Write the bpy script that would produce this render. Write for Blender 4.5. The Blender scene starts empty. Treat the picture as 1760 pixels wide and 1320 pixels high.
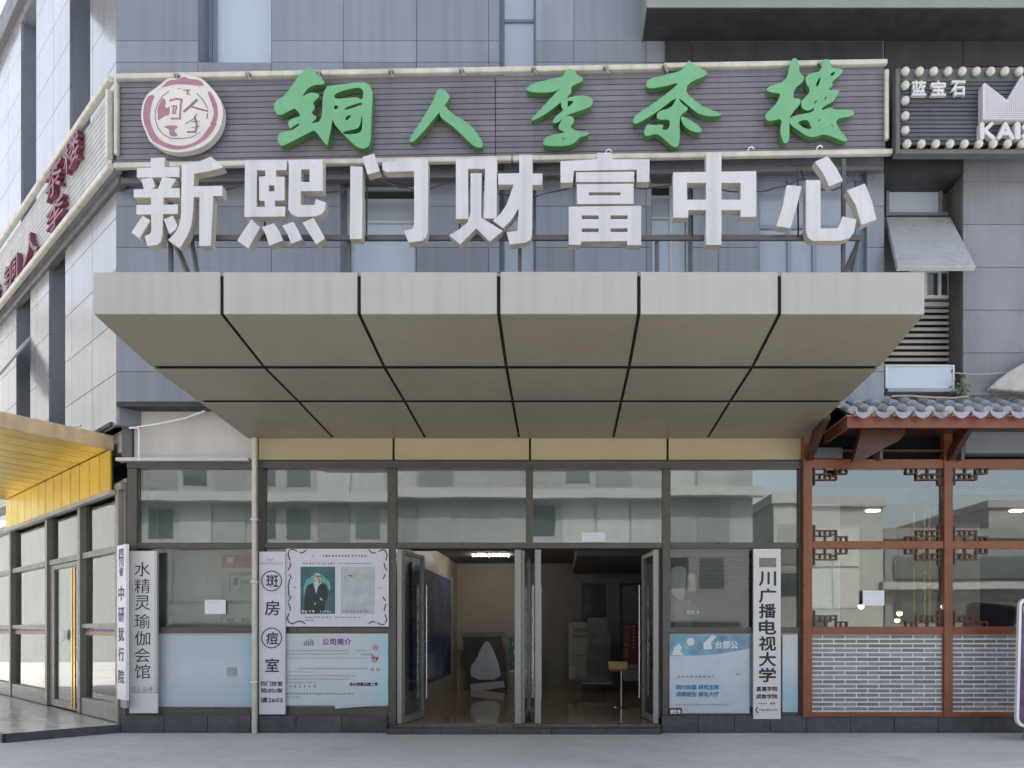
import bpy, bmesh, math, random
from mathutils import Vector
from mathutils.geometry import tessellate_polygon
R = math.radians
random.seed(7)
S = bpy.context.scene
COL = S.collection

# ------------------------------------------------------------------ camera, sky, sun, exposure
F, CX, HY = 1320.0, 964.0, 1082.0          # focal length and vanishing point in photo pixels
EYE = 1.6                                  # camera 12 m in front of the shop fronts
cd = bpy.data.cameras.new('camera'); cam = bpy.data.objects.new('camera', cd); COL.objects.link(cam)
cam.location = (0, -12, EYE); cam.rotation_euler = (R(90), 0, 0)
cd.sensor_width = 36; cd.lens = 27; cd.shift_x = -84 / 1760; cd.shift_y = 422 / 1760
cd.clip_start = 0.05; cd.clip_end = 900
S.camera = cam
SUN_EL, SUN_AZ = R(50), R(14)              # the sun stands behind the building
W = bpy.data.worlds.new('World'); S.world = W; W.use_nodes = True
nt = W.node_tree; bg = nt.nodes['Background']
sky = nt.nodes.new('ShaderNodeTexSky'); sky.sky_type = 'NISHITA'; sky.sun_disc = False
sky.sun_elevation = SUN_EL; sky.sun_rotation = SUN_AZ; sky.dust_density = 5; sky.air_density = 1.2; sky.ozone_density = 1
hs = nt.nodes.new('ShaderNodeHueSaturation'); hs.inputs['Saturation'].default_value = 0.52
nt.links.new(sky.outputs[0], hs.inputs['Color']); nt.links.new(hs.outputs[0], bg.inputs[0])
bg.inputs[1].default_value = 0.13
sd = bpy.data.lights.new('sun', 'SUN'); sun = bpy.data.objects.new('sun', sd); COL.objects.link(sun)
sd.energy = 2.6; sd.angle = R(0.5); sd.color = (1, 0.95, 0.87)
sdir = Vector((math.sin(SUN_AZ) * math.cos(SUN_EL), math.cos(SUN_AZ) * math.cos(SUN_EL), math.sin(SUN_EL)))
sun.rotation_euler = sdir.to_track_quat('Z', 'Y').to_euler(); sun.location = (0, 20, 30)
S.view_settings.view_transform = 'Standard'; S.view_settings.look = 'None'
S.view_settings.exposure = 1.8; S.view_settings.gamma = 1
S.cycles.use_denoising = True
S.cycles.max_bounces = 9; S.cycles.transparent_max_bounces = 24; S.cycles.glossy_bounces = 5; S.cycles.diffuse_bounces = 5
S.cycles.caustics_reflective = False; S.cycles.caustics_refractive = False; S.cycles.sample_clamp_indirect = 6

# ------------------------------------------------------------------ materials
MATS = {}
def mat(name, col, rough=0.5, metal=0.0, var=0.10, scale=2.5, bump=0.0, island=0.0, coat=0.0, streak=0.0, emit=0.0, spec=0.5, rvar=0.12, fine=0.0):
    if name in MATS: return MATS[name]
    m = bpy.data.materials.new(name); m.use_nodes = True
    N, L = m.node_tree.nodes, m.node_tree.links
    b = N['Principled BSDF']
    b.inputs['Metallic'].default_value = metal; b.inputs['Specular IOR Level'].default_value = spec
    b.inputs['Coat Weight'].default_value = coat; b.inputs['Coat Roughness'].default_value = 0.06
    tc = N.new('ShaderNodeTexCoord')
    n1 = N.new('ShaderNodeTexNoise'); n1.inputs['Scale'].default_value = scale; n1.inputs['Detail'].default_value = 6; n1.inputs['Roughness'].default_value = 0.6
    L.new(tc.outputs['Object'], n1.inputs['Vector'])
    mr = N.new('ShaderNodeMapRange'); mr.inputs[1].default_value = 0.3; mr.inputs[2].default_value = 0.7
    mr.inputs[3].default_value = 1 - var; mr.inputs[4].default_value = 1 + var
    L.new(n1.outputs[0], mr.inputs[0]); fac = mr.outputs[0]
    def mul(a, bsock):
        q = N.new('ShaderNodeMath'); q.operation = 'MULTIPLY'; L.new(a, q.inputs[0]); L.new(bsock, q.inputs[1]); return q.outputs[0]
    if island:
        g = N.new('ShaderNodeNewGeometry'); m2 = N.new('ShaderNodeMapRange')
        m2.inputs[3].default_value = 1 - island; m2.inputs[4].default_value = 1 + island
        L.new(g.outputs['Random Per Island'], m2.inputs[0]); fac = mul(fac, m2.outputs[0])
    if streak:
        mp = N.new('ShaderNodeMapping'); mp.inputs['Scale'].default_value = (7, 7, 0.35); L.new(tc.outputs['Object'], mp.inputs[0])
        n3 = N.new('ShaderNodeTexNoise'); n3.inputs['Scale'].default_value = 1; n3.inputs['Detail'].default_value = 4; L.new(mp.outputs[0], n3.inputs['Vector'])
        m3 = N.new('ShaderNodeMapRange'); m3.inputs[1].default_value = 0.45; m3.inputs[2].default_value = 0.75; m3.inputs[3].default_value = 1; m3.inputs[4].default_value = 1 - streak
        L.new(n3.outputs[0], m3.inputs[0]); fac = mul(fac, m3.outputs[0])
    if fine:
        n4 = N.new('ShaderNodeTexNoise'); n4.inputs['Scale'].default_value = 90; n4.inputs['Detail'].default_value = 3; L.new(tc.outputs['Object'], n4.inputs['Vector'])
        m4 = N.new('ShaderNodeMapRange'); m4.inputs[1].default_value = 0.3; m4.inputs[2].default_value = 0.7; m4.inputs[3].default_value = 1 - fine; m4.inputs[4].default_value = 1 + fine
        L.new(n4.outputs[0], m4.inputs[0]); fac = mul(fac, m4.outputs[0])
    vm = N.new('ShaderNodeVectorMath'); vm.operation = 'SCALE'; vm.inputs[0].default_value = col; L.new(fac, vm.inputs['Scale'])
    L.new(vm.outputs[0], b.inputs['Base Color'])
    rr = N.new('ShaderNodeMapRange'); rr.inputs[1].default_value = 0.3; rr.inputs[2].default_value = 0.7
    rr.inputs[3].default_value = max(0.02, rough - rvar); rr.inputs[4].default_value = min(1, rough + rvar)
    n2 = N.new('ShaderNodeTexNoise'); n2.inputs['Scale'].default_value = scale * 2.3; n2.inputs['Detail'].default_value = 4
    L.new(tc.outputs['Object'], n2.inputs['Vector']); L.new(n2.outputs[0], rr.inputs[0]); L.new(rr.outputs[0], b.inputs['Roughness'])
    if bump:
        bp = N.new('ShaderNodeBump'); bp.inputs['Strength'].default_value = bump; bp.inputs['Distance'].default_value = 0.02
        L.new(n1.outputs[0], bp.inputs['Height']); L.new(bp.outputs[0], b.inputs['Normal'])
    if emit:
        b.inputs['Emission Color'].default_value = (*col, 1); b.inputs['Emission Strength'].default_value = emit
    MATS[name] = m
    return m

def glass(name, tint, base, k=1.0, wav=0.0006):
    m = bpy.data.materials.new(name); m.use_nodes = True
    N, L = m.node_tree.nodes, m.node_tree.links
    N.remove(N['Principled BSDF']); out = N['Material Output']
    tr = N.new('ShaderNodeBsdfTransparent'); tr.inputs[0].default_value = (*tint, 1)
    gl = N.new('ShaderNodeBsdfGlossy'); gl.inputs['Roughness'].default_value = 0.015; gl.inputs[0].default_value = (0.95, 0.97, 0.97, 1)
    fr = N.new('ShaderNodeFresnel'); fr.inputs[0].default_value = 1.5
    ma = N.new('ShaderNodeMath'); ma.operation = 'MULTIPLY_ADD'; ma.inputs[1].default_value = k; ma.inputs[2].default_value = base; ma.use_clamp = True
    tc = N.new('ShaderNodeTexCoord'); nz = N.new('ShaderNodeTexNoise'); nz.inputs['Scale'].default_value = 1.3; nz.inputs['Detail'].default_value = 1
    bp = N.new('ShaderNodeBump'); bp.inputs['Strength'].default_value = 1; bp.inputs['Distance'].default_value = wav
    L.new(tc.outputs['Object'], nz.inputs['Vector']); L.new(nz.outputs[0], bp.inputs['Height']); L.new(bp.outputs[0], gl.inputs['Normal'])
    L.new(fr.outputs[0], ma.inputs[0]); mx = N.new('ShaderNodeMixShader')
    L.new(ma.outputs[0], mx.inputs[0]); L.new(tr.outputs[0], mx.inputs[1]); L.new(gl.outputs[0], mx.inputs[2]); L.new(mx.outputs[0], out.inputs[0])
    MATS[name] = m
    return m

PANEL = mat('blue grey cladding', (0.205, 0.226, 0.268), 0.36, 0.0, 0.06, 0.7, island=0.14, streak=0.20, spec=0.6, rvar=0.03)
PANEL2 = mat('weathered grey cladding', (0.20, 0.21, 0.235), 0.45, 0.0, 0.14, 1.1, island=0.10, streak=0.22)
WINGP = mat('pale cladding', (0.25, 0.25, 0.265), 0.18, 0.0, 0.07, 0.5, island=0.10, streak=.16, coat=0.15, spec=0.7, rvar=0.05, bump=0.05)
JAMB = mat('grey jamb', (0.17, 0.19, 0.22), 0.45, var=0.08)
DARKWALL = mat('dark soffit and shade band', (0.035, 0.036, 0.040), 0.6, var=0.2, streak=0.3)  # soffits, and the strips with shade and grime put into their colour
JOINT = mat('joint shadow gap', (0.03, 0.03, 0.032), 0.9)
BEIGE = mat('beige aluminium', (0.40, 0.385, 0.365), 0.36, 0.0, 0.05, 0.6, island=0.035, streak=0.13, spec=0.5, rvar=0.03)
SOFF = mat('shaded beige aluminium', (0.268, 0.242, 0.180), 0.34, 0.0, 0.08, 0.6, island=0.05, streak=.06, spec=0.4, rvar=0.03)  # fascia paint again, with the underside's shade put into a browner tone
CREAM = mat('cream fascia panel', (0.46, 0.39, 0.25), 0.4, 0.0, 0.06, 0.8, island=0.03)
GREYBEI = mat('pale beige panel', (0.50, 0.48, 0.44), 0.45, var=0.05, streak=0.08)
FRAME = mat('bronze grey frame', (0.088, 0.082, 0.074), 0.38, 0.3, 0.10, 6)
FRAMEL = mat('brushed metal frame', (0.27, 0.265, 0.26), 0.38, 0.25, 0.03, 8, rvar=0.02)
STONE = mat('dark granite', (0.060, 0.064, 0.075), 0.34, 0.0, 0.28, 5, island=0.12, fine=0.2)
GRANITE = mat('polished granite', (0.55, 0.535, 0.50), 0.24, 0.0, 0.10, 1.7, fine=0.10, island=0.10, rvar=0.06)
WHITE = mat('white enamel', (0.78, 0.78, 0.80), 0.35, var=0.03, streak=0.04)
LETTER = mat('silver white letter face', (0.575, 0.578, 0.602), 0.36, 0.0, 0.05, 1.5, streak=0.16, spec=0.5)
LETTERS = mat('letter return', (0.52, 0.48, 0.40), 0.5, var=0.12, streak=0.2)
GREEN = mat('green letter face', (0.150, 0.385, 0.195), 0.42, var=0.07, scale=3, streak=0.06)
GREENS = mat('green letter return', (0.085, 0.225, 0.065), 0.5, var=0.15)
BOARD = mat('grey plank', (0.165, 0.158, 0.186), 0.5, var=0.10, scale=2, island=0.10, streak=0.12)
BOARDW = mat('cream plank', (0.42, 0.41, 0.405), 0.42, var=0.06, scale=2, island=0.05, streak=0.15)
RAIL = mat('cream rail', (0.55, 0.53, 0.46), 0.42, var=0.12, scale=4, streak=0.2)
PIPE = mat('grey painted pipe', (0.09, 0.092, 0.10), 0.45, var=0.15)
BLACK = mat('black', (0.015, 0.015, 0.017), 0.4, var=0.15)
INK = mat('ink', (0.02, 0.02, 0.03), 0.5, var=0.05)
INKB = mat('blue ink', (0.035, 0.05, 0.22), 0.5, var=0.05)
INKG = mat('grey ink', (0.22, 0.22, 0.25), 0.5, var=0.05)
MAROON = mat('maroon letter', (0.20, 0.055, 0.085), 0.45, var=0.15, streak=0.2)
PINK = mat('faded pink', (0.33, 0.165, 0.225), 0.5, var=0.10, scale=8)
EMBL = mat('ivory disc', (0.64, 0.60, 0.58), 0.45, var=0.05, streak=0.06)
YELLOW = mat('golden yellow panel', (0.60, 0.42, 0.030), 0.34, 0.85, 0.08, 1.2, island=0.14, streak=.1, spec=0.3, rvar=0.06)
TAN = mat('tan trim', (0.50, 0.37, 0.22), 0.5, var=0.15, scale=3, streak=0.2)
WOOD = mat('orange brown lacquer', (0.205, 0.060, 0.022), 0.36, 0.0, 0.16, 3, streak=0.12, coat=0.15)
WOODR = mat('red brown lacquer', (0.20, 0.062, 0.040), 0.42, var=0.14, scale=3, streak=0.15)
WOODD = mat('dark brown wood', (0.060, 0.022, 0.010), 0.5, var=0.2, scale=3)
LATT = mat('lattice wood', (0.085, 0.033, 0.016), 0.45, var=0.15)
TILE = mat('grey roof tile', (0.30, 0.315, 0.35), 0.62, var=0.22, scale=9, island=0.18, bump=0.25)
PLASTER = mat('pale mortar', (0.42, 0.42, 0.40), 0.8, var=0.18, scale=7, bump=0.3)
PALEG = mat('sky reflection glass', (0.46, 0.53, 0.62), 0.10, 0.0, 0.03, 0.8, coat=0.6, rvar=0.04)  # bright sky reflection put into the panes' pale base colour
DARKG = mat('dark window glass', (0.045, 0.060, 0.062), 0.06, 0.0, 0.15, 0.8, coat=0.7, rvar=0.03, spec=0.6)
BLUEFR = mat('blue grey window frame', (0.19, 0.235, 0.31), 0.4, var=0.06)
WHITEFR = mat('white window frame', (0.60, 0.62, 0.64), 0.4, var=0.05)
FILM = mat('frosted pale film', (0.45, 0.52, 0.575), 0.22, var=0.08, scale=0.9, coat=0.4, rvar=0.05)
FILM0 = None
PAPER = mat('white paper', (0.72, 0.75, 0.82), 0.7, var=0.04)
SIGNW = mat('white sign board', (0.66, 0.66, 0.66), 0.4, var=0.035, scale=2, streak=0.06)
SIGNL = mat('lilac white sign board', (0.62, 0.62, 0.69), 0.4, var=0.035, scale=2, streak=0.05)
GOLD = mat('brass', (0.62, 0.42, 0.12), 0.2, 0.9, 0.12, 6)
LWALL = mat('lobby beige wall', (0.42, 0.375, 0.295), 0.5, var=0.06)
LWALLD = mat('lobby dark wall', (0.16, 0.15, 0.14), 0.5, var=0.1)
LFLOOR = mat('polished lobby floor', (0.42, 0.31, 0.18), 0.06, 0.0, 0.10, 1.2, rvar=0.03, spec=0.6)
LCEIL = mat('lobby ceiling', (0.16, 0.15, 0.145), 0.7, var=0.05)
BULK = mat('pale bulkhead', (0.24, 0.265, 0.26), 0.6, var=0.06, streak=0.06)
BLUEP = mat('deep blue panel', (0.02, 0.045, 0.18), 0.2, var=0.1, scale=.5)
CONC = mat('pale concrete paving', (0.54, 0.525, 0.505), 0.62, var=0.10, scale=0.55, fine=0.13, bump=0.05, spec=0.3)
GL = glass('clear shop glass', (0.88, 0.91, 0.90), 0.035, 1.0)
GLR = glass('reflective shop glass', (0.80, 0.86, 0.84), 0.12, 1.0)
GLM = glass('tea house glass', (0.84, 0.88, 0.87), 0.085, 1.0)
GLD = glass('door glass', (0.84, 0.87, 0.87), 0.02, 0.45)

def gradmat(name, c1, c2, axis, lo_, hi_, rough=.3):
    m = mat(name, c1, rough, coat=.3, var=.05, rvar=.015); N, L = m.node_tree.nodes, m.node_tree.links; b = N['Principled BSDF']
    tc = N.new('ShaderNodeTexCoord'); sx_ = N.new('ShaderNodeSeparateXYZ'); L.new(tc.outputs['Object'], sx_.inputs[0])
    mr = N.new('ShaderNodeMapRange'); mr.interpolation_type = 'SMOOTHSTEP'; mr.inputs[1].default_value = lo_; mr.inputs[2].default_value = hi_; L.new(sx_.outputs[axis], mr.inputs[0])
    mx = N.new('ShaderNodeMix'); mx.data_type = 'RGBA'; mx.inputs[6].default_value = (*c1, 1); mx.inputs[7].default_value = (*c2, 1)
    L.new(mr.outputs[0], mx.inputs[0]); L.new(mx.outputs[2], b.inputs['Base Color']); return m
FILM0 = gradmat('frosted film with a faded print', (.44, .50, .57), (.33, .52, .60), 0, -5.3, -4.7, .22)
# ------------------------------------------------------------------ mesh helpers
ORG = {}
class MB:
    def __init__(s): s.v = []; s.f = []
    def add(s, vs, fs):
        o = len(s.v); s.v += [tuple(map(float, p)) for p in vs]; s.f += [tuple(o + i for i in q) for q in fs]; return s
    def box(s, x0, x1, y0, y1, z0, z1):
        return s.hexa([(x0, y0, z0), (x1, y0, z0), (x1, y1, z0), (x0, y1, z0), (x0, y0, z1), (x1, y0, z1), (x1, y1, z1), (x0, y1, z1)])
    def hexa(s, p):
        return s.add(p, [(0, 3, 2, 1), (4, 5, 6, 7), (0, 1, 5, 4), (1, 2, 6, 5), (2, 3, 7, 6), (3, 0, 4, 7)])
    def slab(s, fr, a0, a1, b0, b1, c0, c1):            # a box in a frame
        return s.hexa([fr(a0, b0, c0), fr(a1, b0, c0), fr(a1, b0, c1), fr(a0, b0, c1), fr(a0, b1, c0), fr(a1, b1, c0), fr(a1, b1, c1), fr(a0, b1, c1)])
    def poly(s, loops, fr, c0=0.0, c1=None):            # outline (+ holes) in a frame, flat or c0..c1 thick
        if not isinstance(loops[0][0], (tuple, list)): loops = [loops]
        vv = [[Vector((p[0], p[1], 0)) for p in lp] for lp in loops]
        flat = [p for lp in loops for p in lp]
        tris = [t for t in tessellate_polygon(vv)]
        if c1 is None:
            return s.add([fr(p[0], p[1], c0) for p in flat], tris)
        n = len(flat); fs = list(tris) + [tuple(n + i for i in reversed(t)) for t in tris]
        k = 0
        for lp in loops:
            m = len(lp)
            for i in range(m):
                j = (i + 1) % m; fs.append((k + i, k + j, n + k + j, n + k + i))
            k += m
        return s.add([fr(p[0], p[1], c0) for p in flat] + [fr(p[0], p[1], c1) for p in flat], fs)
    def sides(s, loops, fr, c0, c1):                    # only the returns and the back of an outline
        if not isinstance(loops[0][0], (tuple, list)): loops = [loops]
        for lp in loops:
            m = len(lp)
            s.add([fr(p[0], p[1], c0) for p in lp] + [fr(p[0], p[1], c1) for p in lp], [(i, (i + 1) % m, m + (i + 1) % m, m + i) for i in range(m)])
        return s.poly(loops, fr, c1)
    def tube(s, pts, r, n=10, cap=True):
        pts = [Vector(p) for p in pts]; rings = []
        for i, p in enumerate(pts):
            d = (pts[min(i + 1, len(pts) - 1)] - pts[max(i - 1, 0)]).normalized()
            a = d.cross(Vector((0, 0, 1)) if abs(d.z) < 0.9 else Vector((1, 0, 0))).normalized(); b = d.cross(a)
            rr = r[i] if isinstance(r, (list, tuple)) else r
            rings.append([p + a * rr * math.cos(2 * math.pi * k / n) + b * rr * math.sin(2 * math.pi * k / n) for k in range(n)])
        fs = []
        for i in range(len(rings) - 1):
            for k in range(n):
                fs.append((i * n + k, i * n + (k + 1) % n, (i + 1) * n + (k + 1) % n, (i + 1) * n + k))
        if cap: fs += [tuple(reversed(range(n))), tuple((len(rings) - 1) * n + k for k in range(n))]
        return s.add([q for g in rings for q in g], fs)
    def build(s, name, m, parent=None, bevel=0.0, smooth=False, loc=None):
        o = Vector(ORG.get(parent.name, (0, 0, 0))) if parent else Vector(loc or (0, 0, 0))
        me = bpy.data.meshes.new(name); me.from_pydata([tuple(Vector(p) - o) for p in s.v], [], s.f)
        bm = bmesh.new(); bm.from_mesh(me); bmesh.ops.recalc_face_normals(bm, faces=bm.faces); bm.to_mesh(me); bm.free()
        me.materials.append(m)
        if smooth:
            me.polygons.foreach_set('use_smooth', [True] * len(me.polygons)); me.set_sharp_from_angle(angle=R(38))
        ob = bpy.data.objects.new(name, me); COL.objects.link(ob)
        if parent: ob.parent = parent
        else: ob.location = o
        ORG[ob.name] = tuple(o)
        if bevel:
            b = ob.modifiers.new('bevel', 'BEVEL'); b.width = bevel; b.segments = 2; b.limit_method = 'ANGLE'; b.angle_limit = R(40)
        return ob
def tag(o, label, cat, group=None):
    o['label'] = label; o['category'] = cat
    if group: o['group'] = group
    return o
def thing(name, label, cat, loc=(0, 0, 0), group=None):
    o = bpy.data.objects.new(name, None); COL.objects.link(o); o.location = loc; o.empty_display_size = 0.2
    ORG[o.name] = tuple(loc); return tag(o, label, cat, group)
def struct(o): o['kind'] = 'structure'; return o
def copy_tree(o, dv, parent=None):
    c = o.copy(); COL.objects.link(c)
    if parent is not None: c.parent = parent
    else: c.location = Vector(o.location) + Vector(dv)
    for ch in list(o.children): copy_tree(ch, (0, 0, 0), c)
    return c
def at(px, py, d): return ((px - CX) * d / F, d - 12.0, EYE + (HY - py) * d / F)
def PX(d): return lambda a, b, c: ((a - CX) * d / F, d - 12.0 + c, EYE + (HY - b) * d / F)   # facade-parallel plane, photo units, c away from viewer
def XZ(y): return lambda a, b, c: (a, y + c, b)
def X(px, d=12.0): return (px - CX) * d / F
def Z(py, d=12.0): return EYE + (HY - py) * d / F
def zoomed(ox, oy, k, pts): return [(ox + x * k, oy + y * k) for x, y in pts]
def chaikin(p, it=2):
    for _ in range(it):
        q = []
        for i in range(len(p)):
            a, b = p[i], p[(i + 1) % len(p)]
            q += [(a[0] * .75 + b[0] * .25, a[1] * .75 + b[1] * .25), (a[0] * .25 + b[0] * .75, a[1] * .25 + b[1] * .75)]
        p = q
    return p
def stroke(mb, pts, w, fr, c):                          # a line of width w drawn on a surface
    for i in range(len(pts) - 1):
        (x0, y0), (x1, y1) = pts[i], pts[i + 1]; l = math.hypot(x1 - x0, y1 - y0) or 1
        nx, ny = -(y1 - y0) / l * w / 2, (x1 - x0) / l * w / 2
        ex, ey = (x1 - x0) / l * w / 2, (y1 - y0) / l * w / 2
        cc = c - 0.0004 * (i % 2)
        mb.add([fr(x0 - ex + nx, y0 - ey + ny, cc), fr(x1 + ex + nx, y1 + ey + ny, cc), fr(x1 + ex - nx, y1 + ey - ny, cc), fr(x0 - ex - nx, y0 - ey - ny, cc)], [(0, 1, 2, 3)])
FONT = {}
def glyphs(s):
    if s not in FONT:
        c = bpy.data.curves.new('t', 'FONT'); c.body = s; c.size = 1; c.resolution_u = 3
        o = bpy.data.objects.new('t', c); COL.objects.link(o)
        dg = bpy.context.evaluated_depsgraph_get(); dg.update()
        me = bpy.data.meshes.new_from_object(o.evaluated_get(dg))
        FONT[s] = ([tuple(v.co) for v in me.vertices], [tuple(p.vertices) for p in me.polygons])
        bpy.data.objects.remove(o); bpy.data.curves.remove(c); bpy.data.meshes.remove(me)
    return FONT[s]
def text(mb, s, fr, cx, cy, w, h, c=-0.003, bold=0.0, up=-1, thick=None):   # fit a string into w x h around a centre
    v, f = glyphs(s)
    if not v: return
    x0, x1 = min(p[0] for p in v), max(p[0] for p in v); y0, y1 = min(p[1] for p in v), max(p[1] for p in v)
    sx, sy = w / max(x1 - x0, 1e-3), h / max(y1 - y0, 1e-3)
    offs = [(0, 0)] + ([(-bold, 0), (bold, 0), (0, bold), (0, -bold)] if bold else [])
    for k, (dx, dy) in enumerate(offs):
        cc = c - 0.0005 * k
        mb.add([fr(cx + (p[0] - (x0 + x1) / 2) * sx + dx, cy + up * (p[1] - (y0 + y1) / 2) * sy + dy, cc) for p in v], f)
def marks(mb, fr, x0, x1, y, h, n, c=-0.003, seed=0, gap=0.35):             # a row of print too small to read
    rnd = random.Random(seed); w = (x1 - x0) / n
    for i in range(n):
        a = x0 + i * w; k = w * (1 - gap)
        for q in range(rnd.choice((2, 3))):
            hh = h * rnd.uniform(.15, .3); yy = y - h / 2 + rnd.random() * (h - hh)
            mb.add([fr(a, yy, c), fr(a + k * rnd.uniform(.6, 1), yy, c), fr(a + k * rnd.uniform(.6, 1), yy + hh, c), fr(a, yy + hh, c)], [(0, 1, 2, 3)])
        xx = a + k * rnd.random() * .7
        mb.add([fr(xx, y - h / 2, c - .0004), fr(xx + k * .22, y - h / 2, c - .0004), fr(xx + k * .22, y + h / 2, c - .0004), fr(xx, y + h / 2, c - .0004)], [(0, 1, 2, 3)])

# wing: shares the left corner of the front and runs away to the left at about 45 degrees
U = Vector((-0.730, 0.683, 0)).normalized(); NV = Vector((-U.y, U.x, 0)) * 1.0
if NV.y > 0: NV = -NV
def WG(x, d, off=0.0):                                  # frame on the wing: a along it, b height, c into the wall
    o = Vector((x, d - 12.0, 0)) + NV * off
    return lambda a, b, c: tuple(o + U * a - NV * c + Vector((0, 0, b)))
def wt(px, x, d):                                       # distance along a wing line that shows at photo column px
    k = (px - CX) / F; return (x - k * d) / (k * U.y - U.x)

# ------------------------------------------------------------------ ground
g = MB().add([(-200, -200, 0), (200, -200, 0), (200, 200, 0), (-200, 200, 0)], [(0, 1, 2, 3)]).build('ground', CONC); struct(g)
N, L = CONC.node_tree.nodes, CONC.node_tree.links
tc = N.new('ShaderNodeTexCoord'); vs = [n for n in N if n.bl_idname == 'ShaderNodeVectorMath'][0]
def layer(src, scale, lo_, hi_, a, b, stretch=(1, 1, 1), detail=5):
    mp = N.new('ShaderNodeMapping'); mp.inputs['Scale'].default_value = stretch; L.new(tc.outputs['Object'], mp.inputs[0])
    nz = N.new('ShaderNodeTexNoise'); nz.inputs['Scale'].default_value = scale; nz.inputs['Detail'].default_value = detail; nz.inputs['Roughness'].default_value = .65
    L.new(mp.outputs[0], nz.inputs['Vector']); mr = N.new('ShaderNodeMapRange'); mr.inputs[1].default_value = lo_; mr.inputs[2].default_value = hi_; mr.inputs[3].default_value = a; mr.inputs[4].default_value = b
    L.new(nz.outputs[0], mr.inputs[0]); q = N.new('ShaderNodeVectorMath'); q.operation = 'SCALE'; L.new(src, q.inputs[0]); L.new(mr.outputs[0], q.inputs['Scale']); return q.outputs[0]
c_ = layer(vs.outputs[0], 5, .35, .65, .92, 1.06); c_ = layer(c_, .9, .56, .72, 1, .80, (1, 1.6, 1), 8); c_ = layer(c_, 26, .62, .72, 1, .82); c_ = layer(c_, 1.4, .6, .7, 1, .88, (.12, 2.2, 1))
L.new(c_, N['Principled BSDF'].inputs['Base Color'])

# ------------------------------------------------------------------ the office building
B = thing('office_building', 'grey panelled commercial building behind all the shop signs, with a glazed ground floor', 'building', (0, 0, 0))
D1 = 11.7; YW = D1 - 12
def wall_panels(fr, xs, zs, holes, gap=0.007, th=0.04, skip=None):
    """cladding panels between break lines, cut round window holes"""
    mb = MB()
    hx = sorted(set(xs + [h[0] for h in holes] + [h[1] for h in holes])); 
    for j in range(len(zs) - 1):
        z0, z1 = zs[j], zs[j + 1]
        cuts = sorted(set([z0, z1] + [z for h in holes for z in (h[2], h[3]) if z0 < z < z1]))
        for q in range(len(cuts) - 1):
            a, b = cuts[q], cuts[q + 1]
            live = [h for h in holes if h[2] < (a + b) / 2 < h[3]]
            br = sorted(set([x for x in xs if not any(h[0] < x < h[1] for h in live)] + [x for h in live for x in (h[0], h[1])]))
            for i in range(len(br) - 1):
                x0, x1 = br[i], br[i + 1]; mx = (x0 + x1) / 2
                if any(h[0] - 1e-6 < mx < h[1] + 1e-6 for h in live): continue
                mb.slab(fr, x0 + gap / 2, x1 - gap / 2, a + gap / 2, b - gap / 2, 0, th)
    return mb
def hole(px0, px1, py0, py1, d=D1): return (X(px0, d), X(px1, d), Z(py1, d), Z(py0, d))
holes = [hole(340, 466, -150, 107), hole(858, 921, -320, 560), hole(585, 712, 298, 560), hole(1120, 1190, 292, 560), hole(1303, 1490, 294, 560)]
zs = [5.07, 5.53] + [6.16 + .63 * k for k in range(14)]
xs = [X(200, D1), -5.53, -4.41, -3.31, -2.2, -1.1, 0.2, 1.3, 2.4, 3.5, 4.4, X(1520, D1)]
wall_panels(XZ(YW), xs, zs, holes).build('wall', PANEL, B, bevel=0.004)
# backing behind the panels, with the same openings
def backing(fr, x0, x1, z0, z1, holes, c0, c1):
    mb = MB(); xx = sorted(set([x0, x1] + [v for h in holes for v in (h[0], h[1])]))
    for i in range(len(xx) - 1):
        m_ = (xx[i] + xx[i + 1]) / 2; zz = [z0]
        for h in sorted([h for h in holes if h[0] < m_ < h[1]], key=lambda h: h[2]): zz += [max(z0, h[2]), min(z1, h[3])]
        zz.append(z1)
        for k in range(0, len(zz), 2):
            if zz[k + 1] - zz[k] > 0.01: mb.slab(fr, xx[i], xx[i + 1], zz[k], zz[k + 1], c0, c1)
    return mb
backing(XZ(YW), X(200, D1), X(1520, D1), 5.075, 14.9, holes, 0.042, 0.44).build('wall_backing', JAMB, B)
# windows in the front
def window(h, bars_x, bars_z, panes, y=YW + 0.40, fm=BLUEFR, w=0.05, parent=B):
    fr = XZ(y); mb = MB(); x0, x1, z0, z1 = h
    mb.slab(fr, x0, x1, z0, z0 + w, -.04, .03).slab(fr, x0, x1, z1 - w, z1, -.04, .03)
    mb.slab(fr, x0, x0 + w, z0 + w, z1 - w, -.04, .03).slab(fr, x1 - w, x1, z0 + w, z1 - w, -.04, .03)
    for b in bars_x: mb.slab(fr, b - w / 2, b + w / 2, z0 + w, z1 - w, -.035, .028)
    for b in bars_z: mb.slab(fr, x0 + w, x1 - w, b - w / 2, b + w / 2, -.03, .025)
    win = mb.build('window', fm, parent, bevel=0.003)
    for (a0, a1, b0, b1, m_) in panes:
        MB().slab(fr, a0, a1, b0, b1, .0, .012).build('pane', m_, win)
    return win
h = holes[0]; window(h, [X(378, 12.1) - .06], [], [(h[0] + .05, h[1] - .05, h[2] + .05, h[3] - .05, PALEG)], w=.05)
h = holes[1]; zt = Z(38, 12.1)
window(h, [], [zt, Z(400, 12.1)], [(h[0] + .05, h[1] - .05, h[2] + .05, h[3] - .05, PALEG)], w=.045)
h = holes[2]; q = [Z(346, 12.1), Z(383, 12.1), Z(412, 12.1)]
window(h, [], q, [(h[0] + .05, h[1] - .05, q[0], h[3] - .05, DARKG), (h[0] + .05, h[1] - .05, h[2] + .05, q[0], PALEG)], fm=WHITEFR, w=.045)
h = holes[3]; q = [Z(340, 12.1), Z(376, 12.1)]
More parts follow.
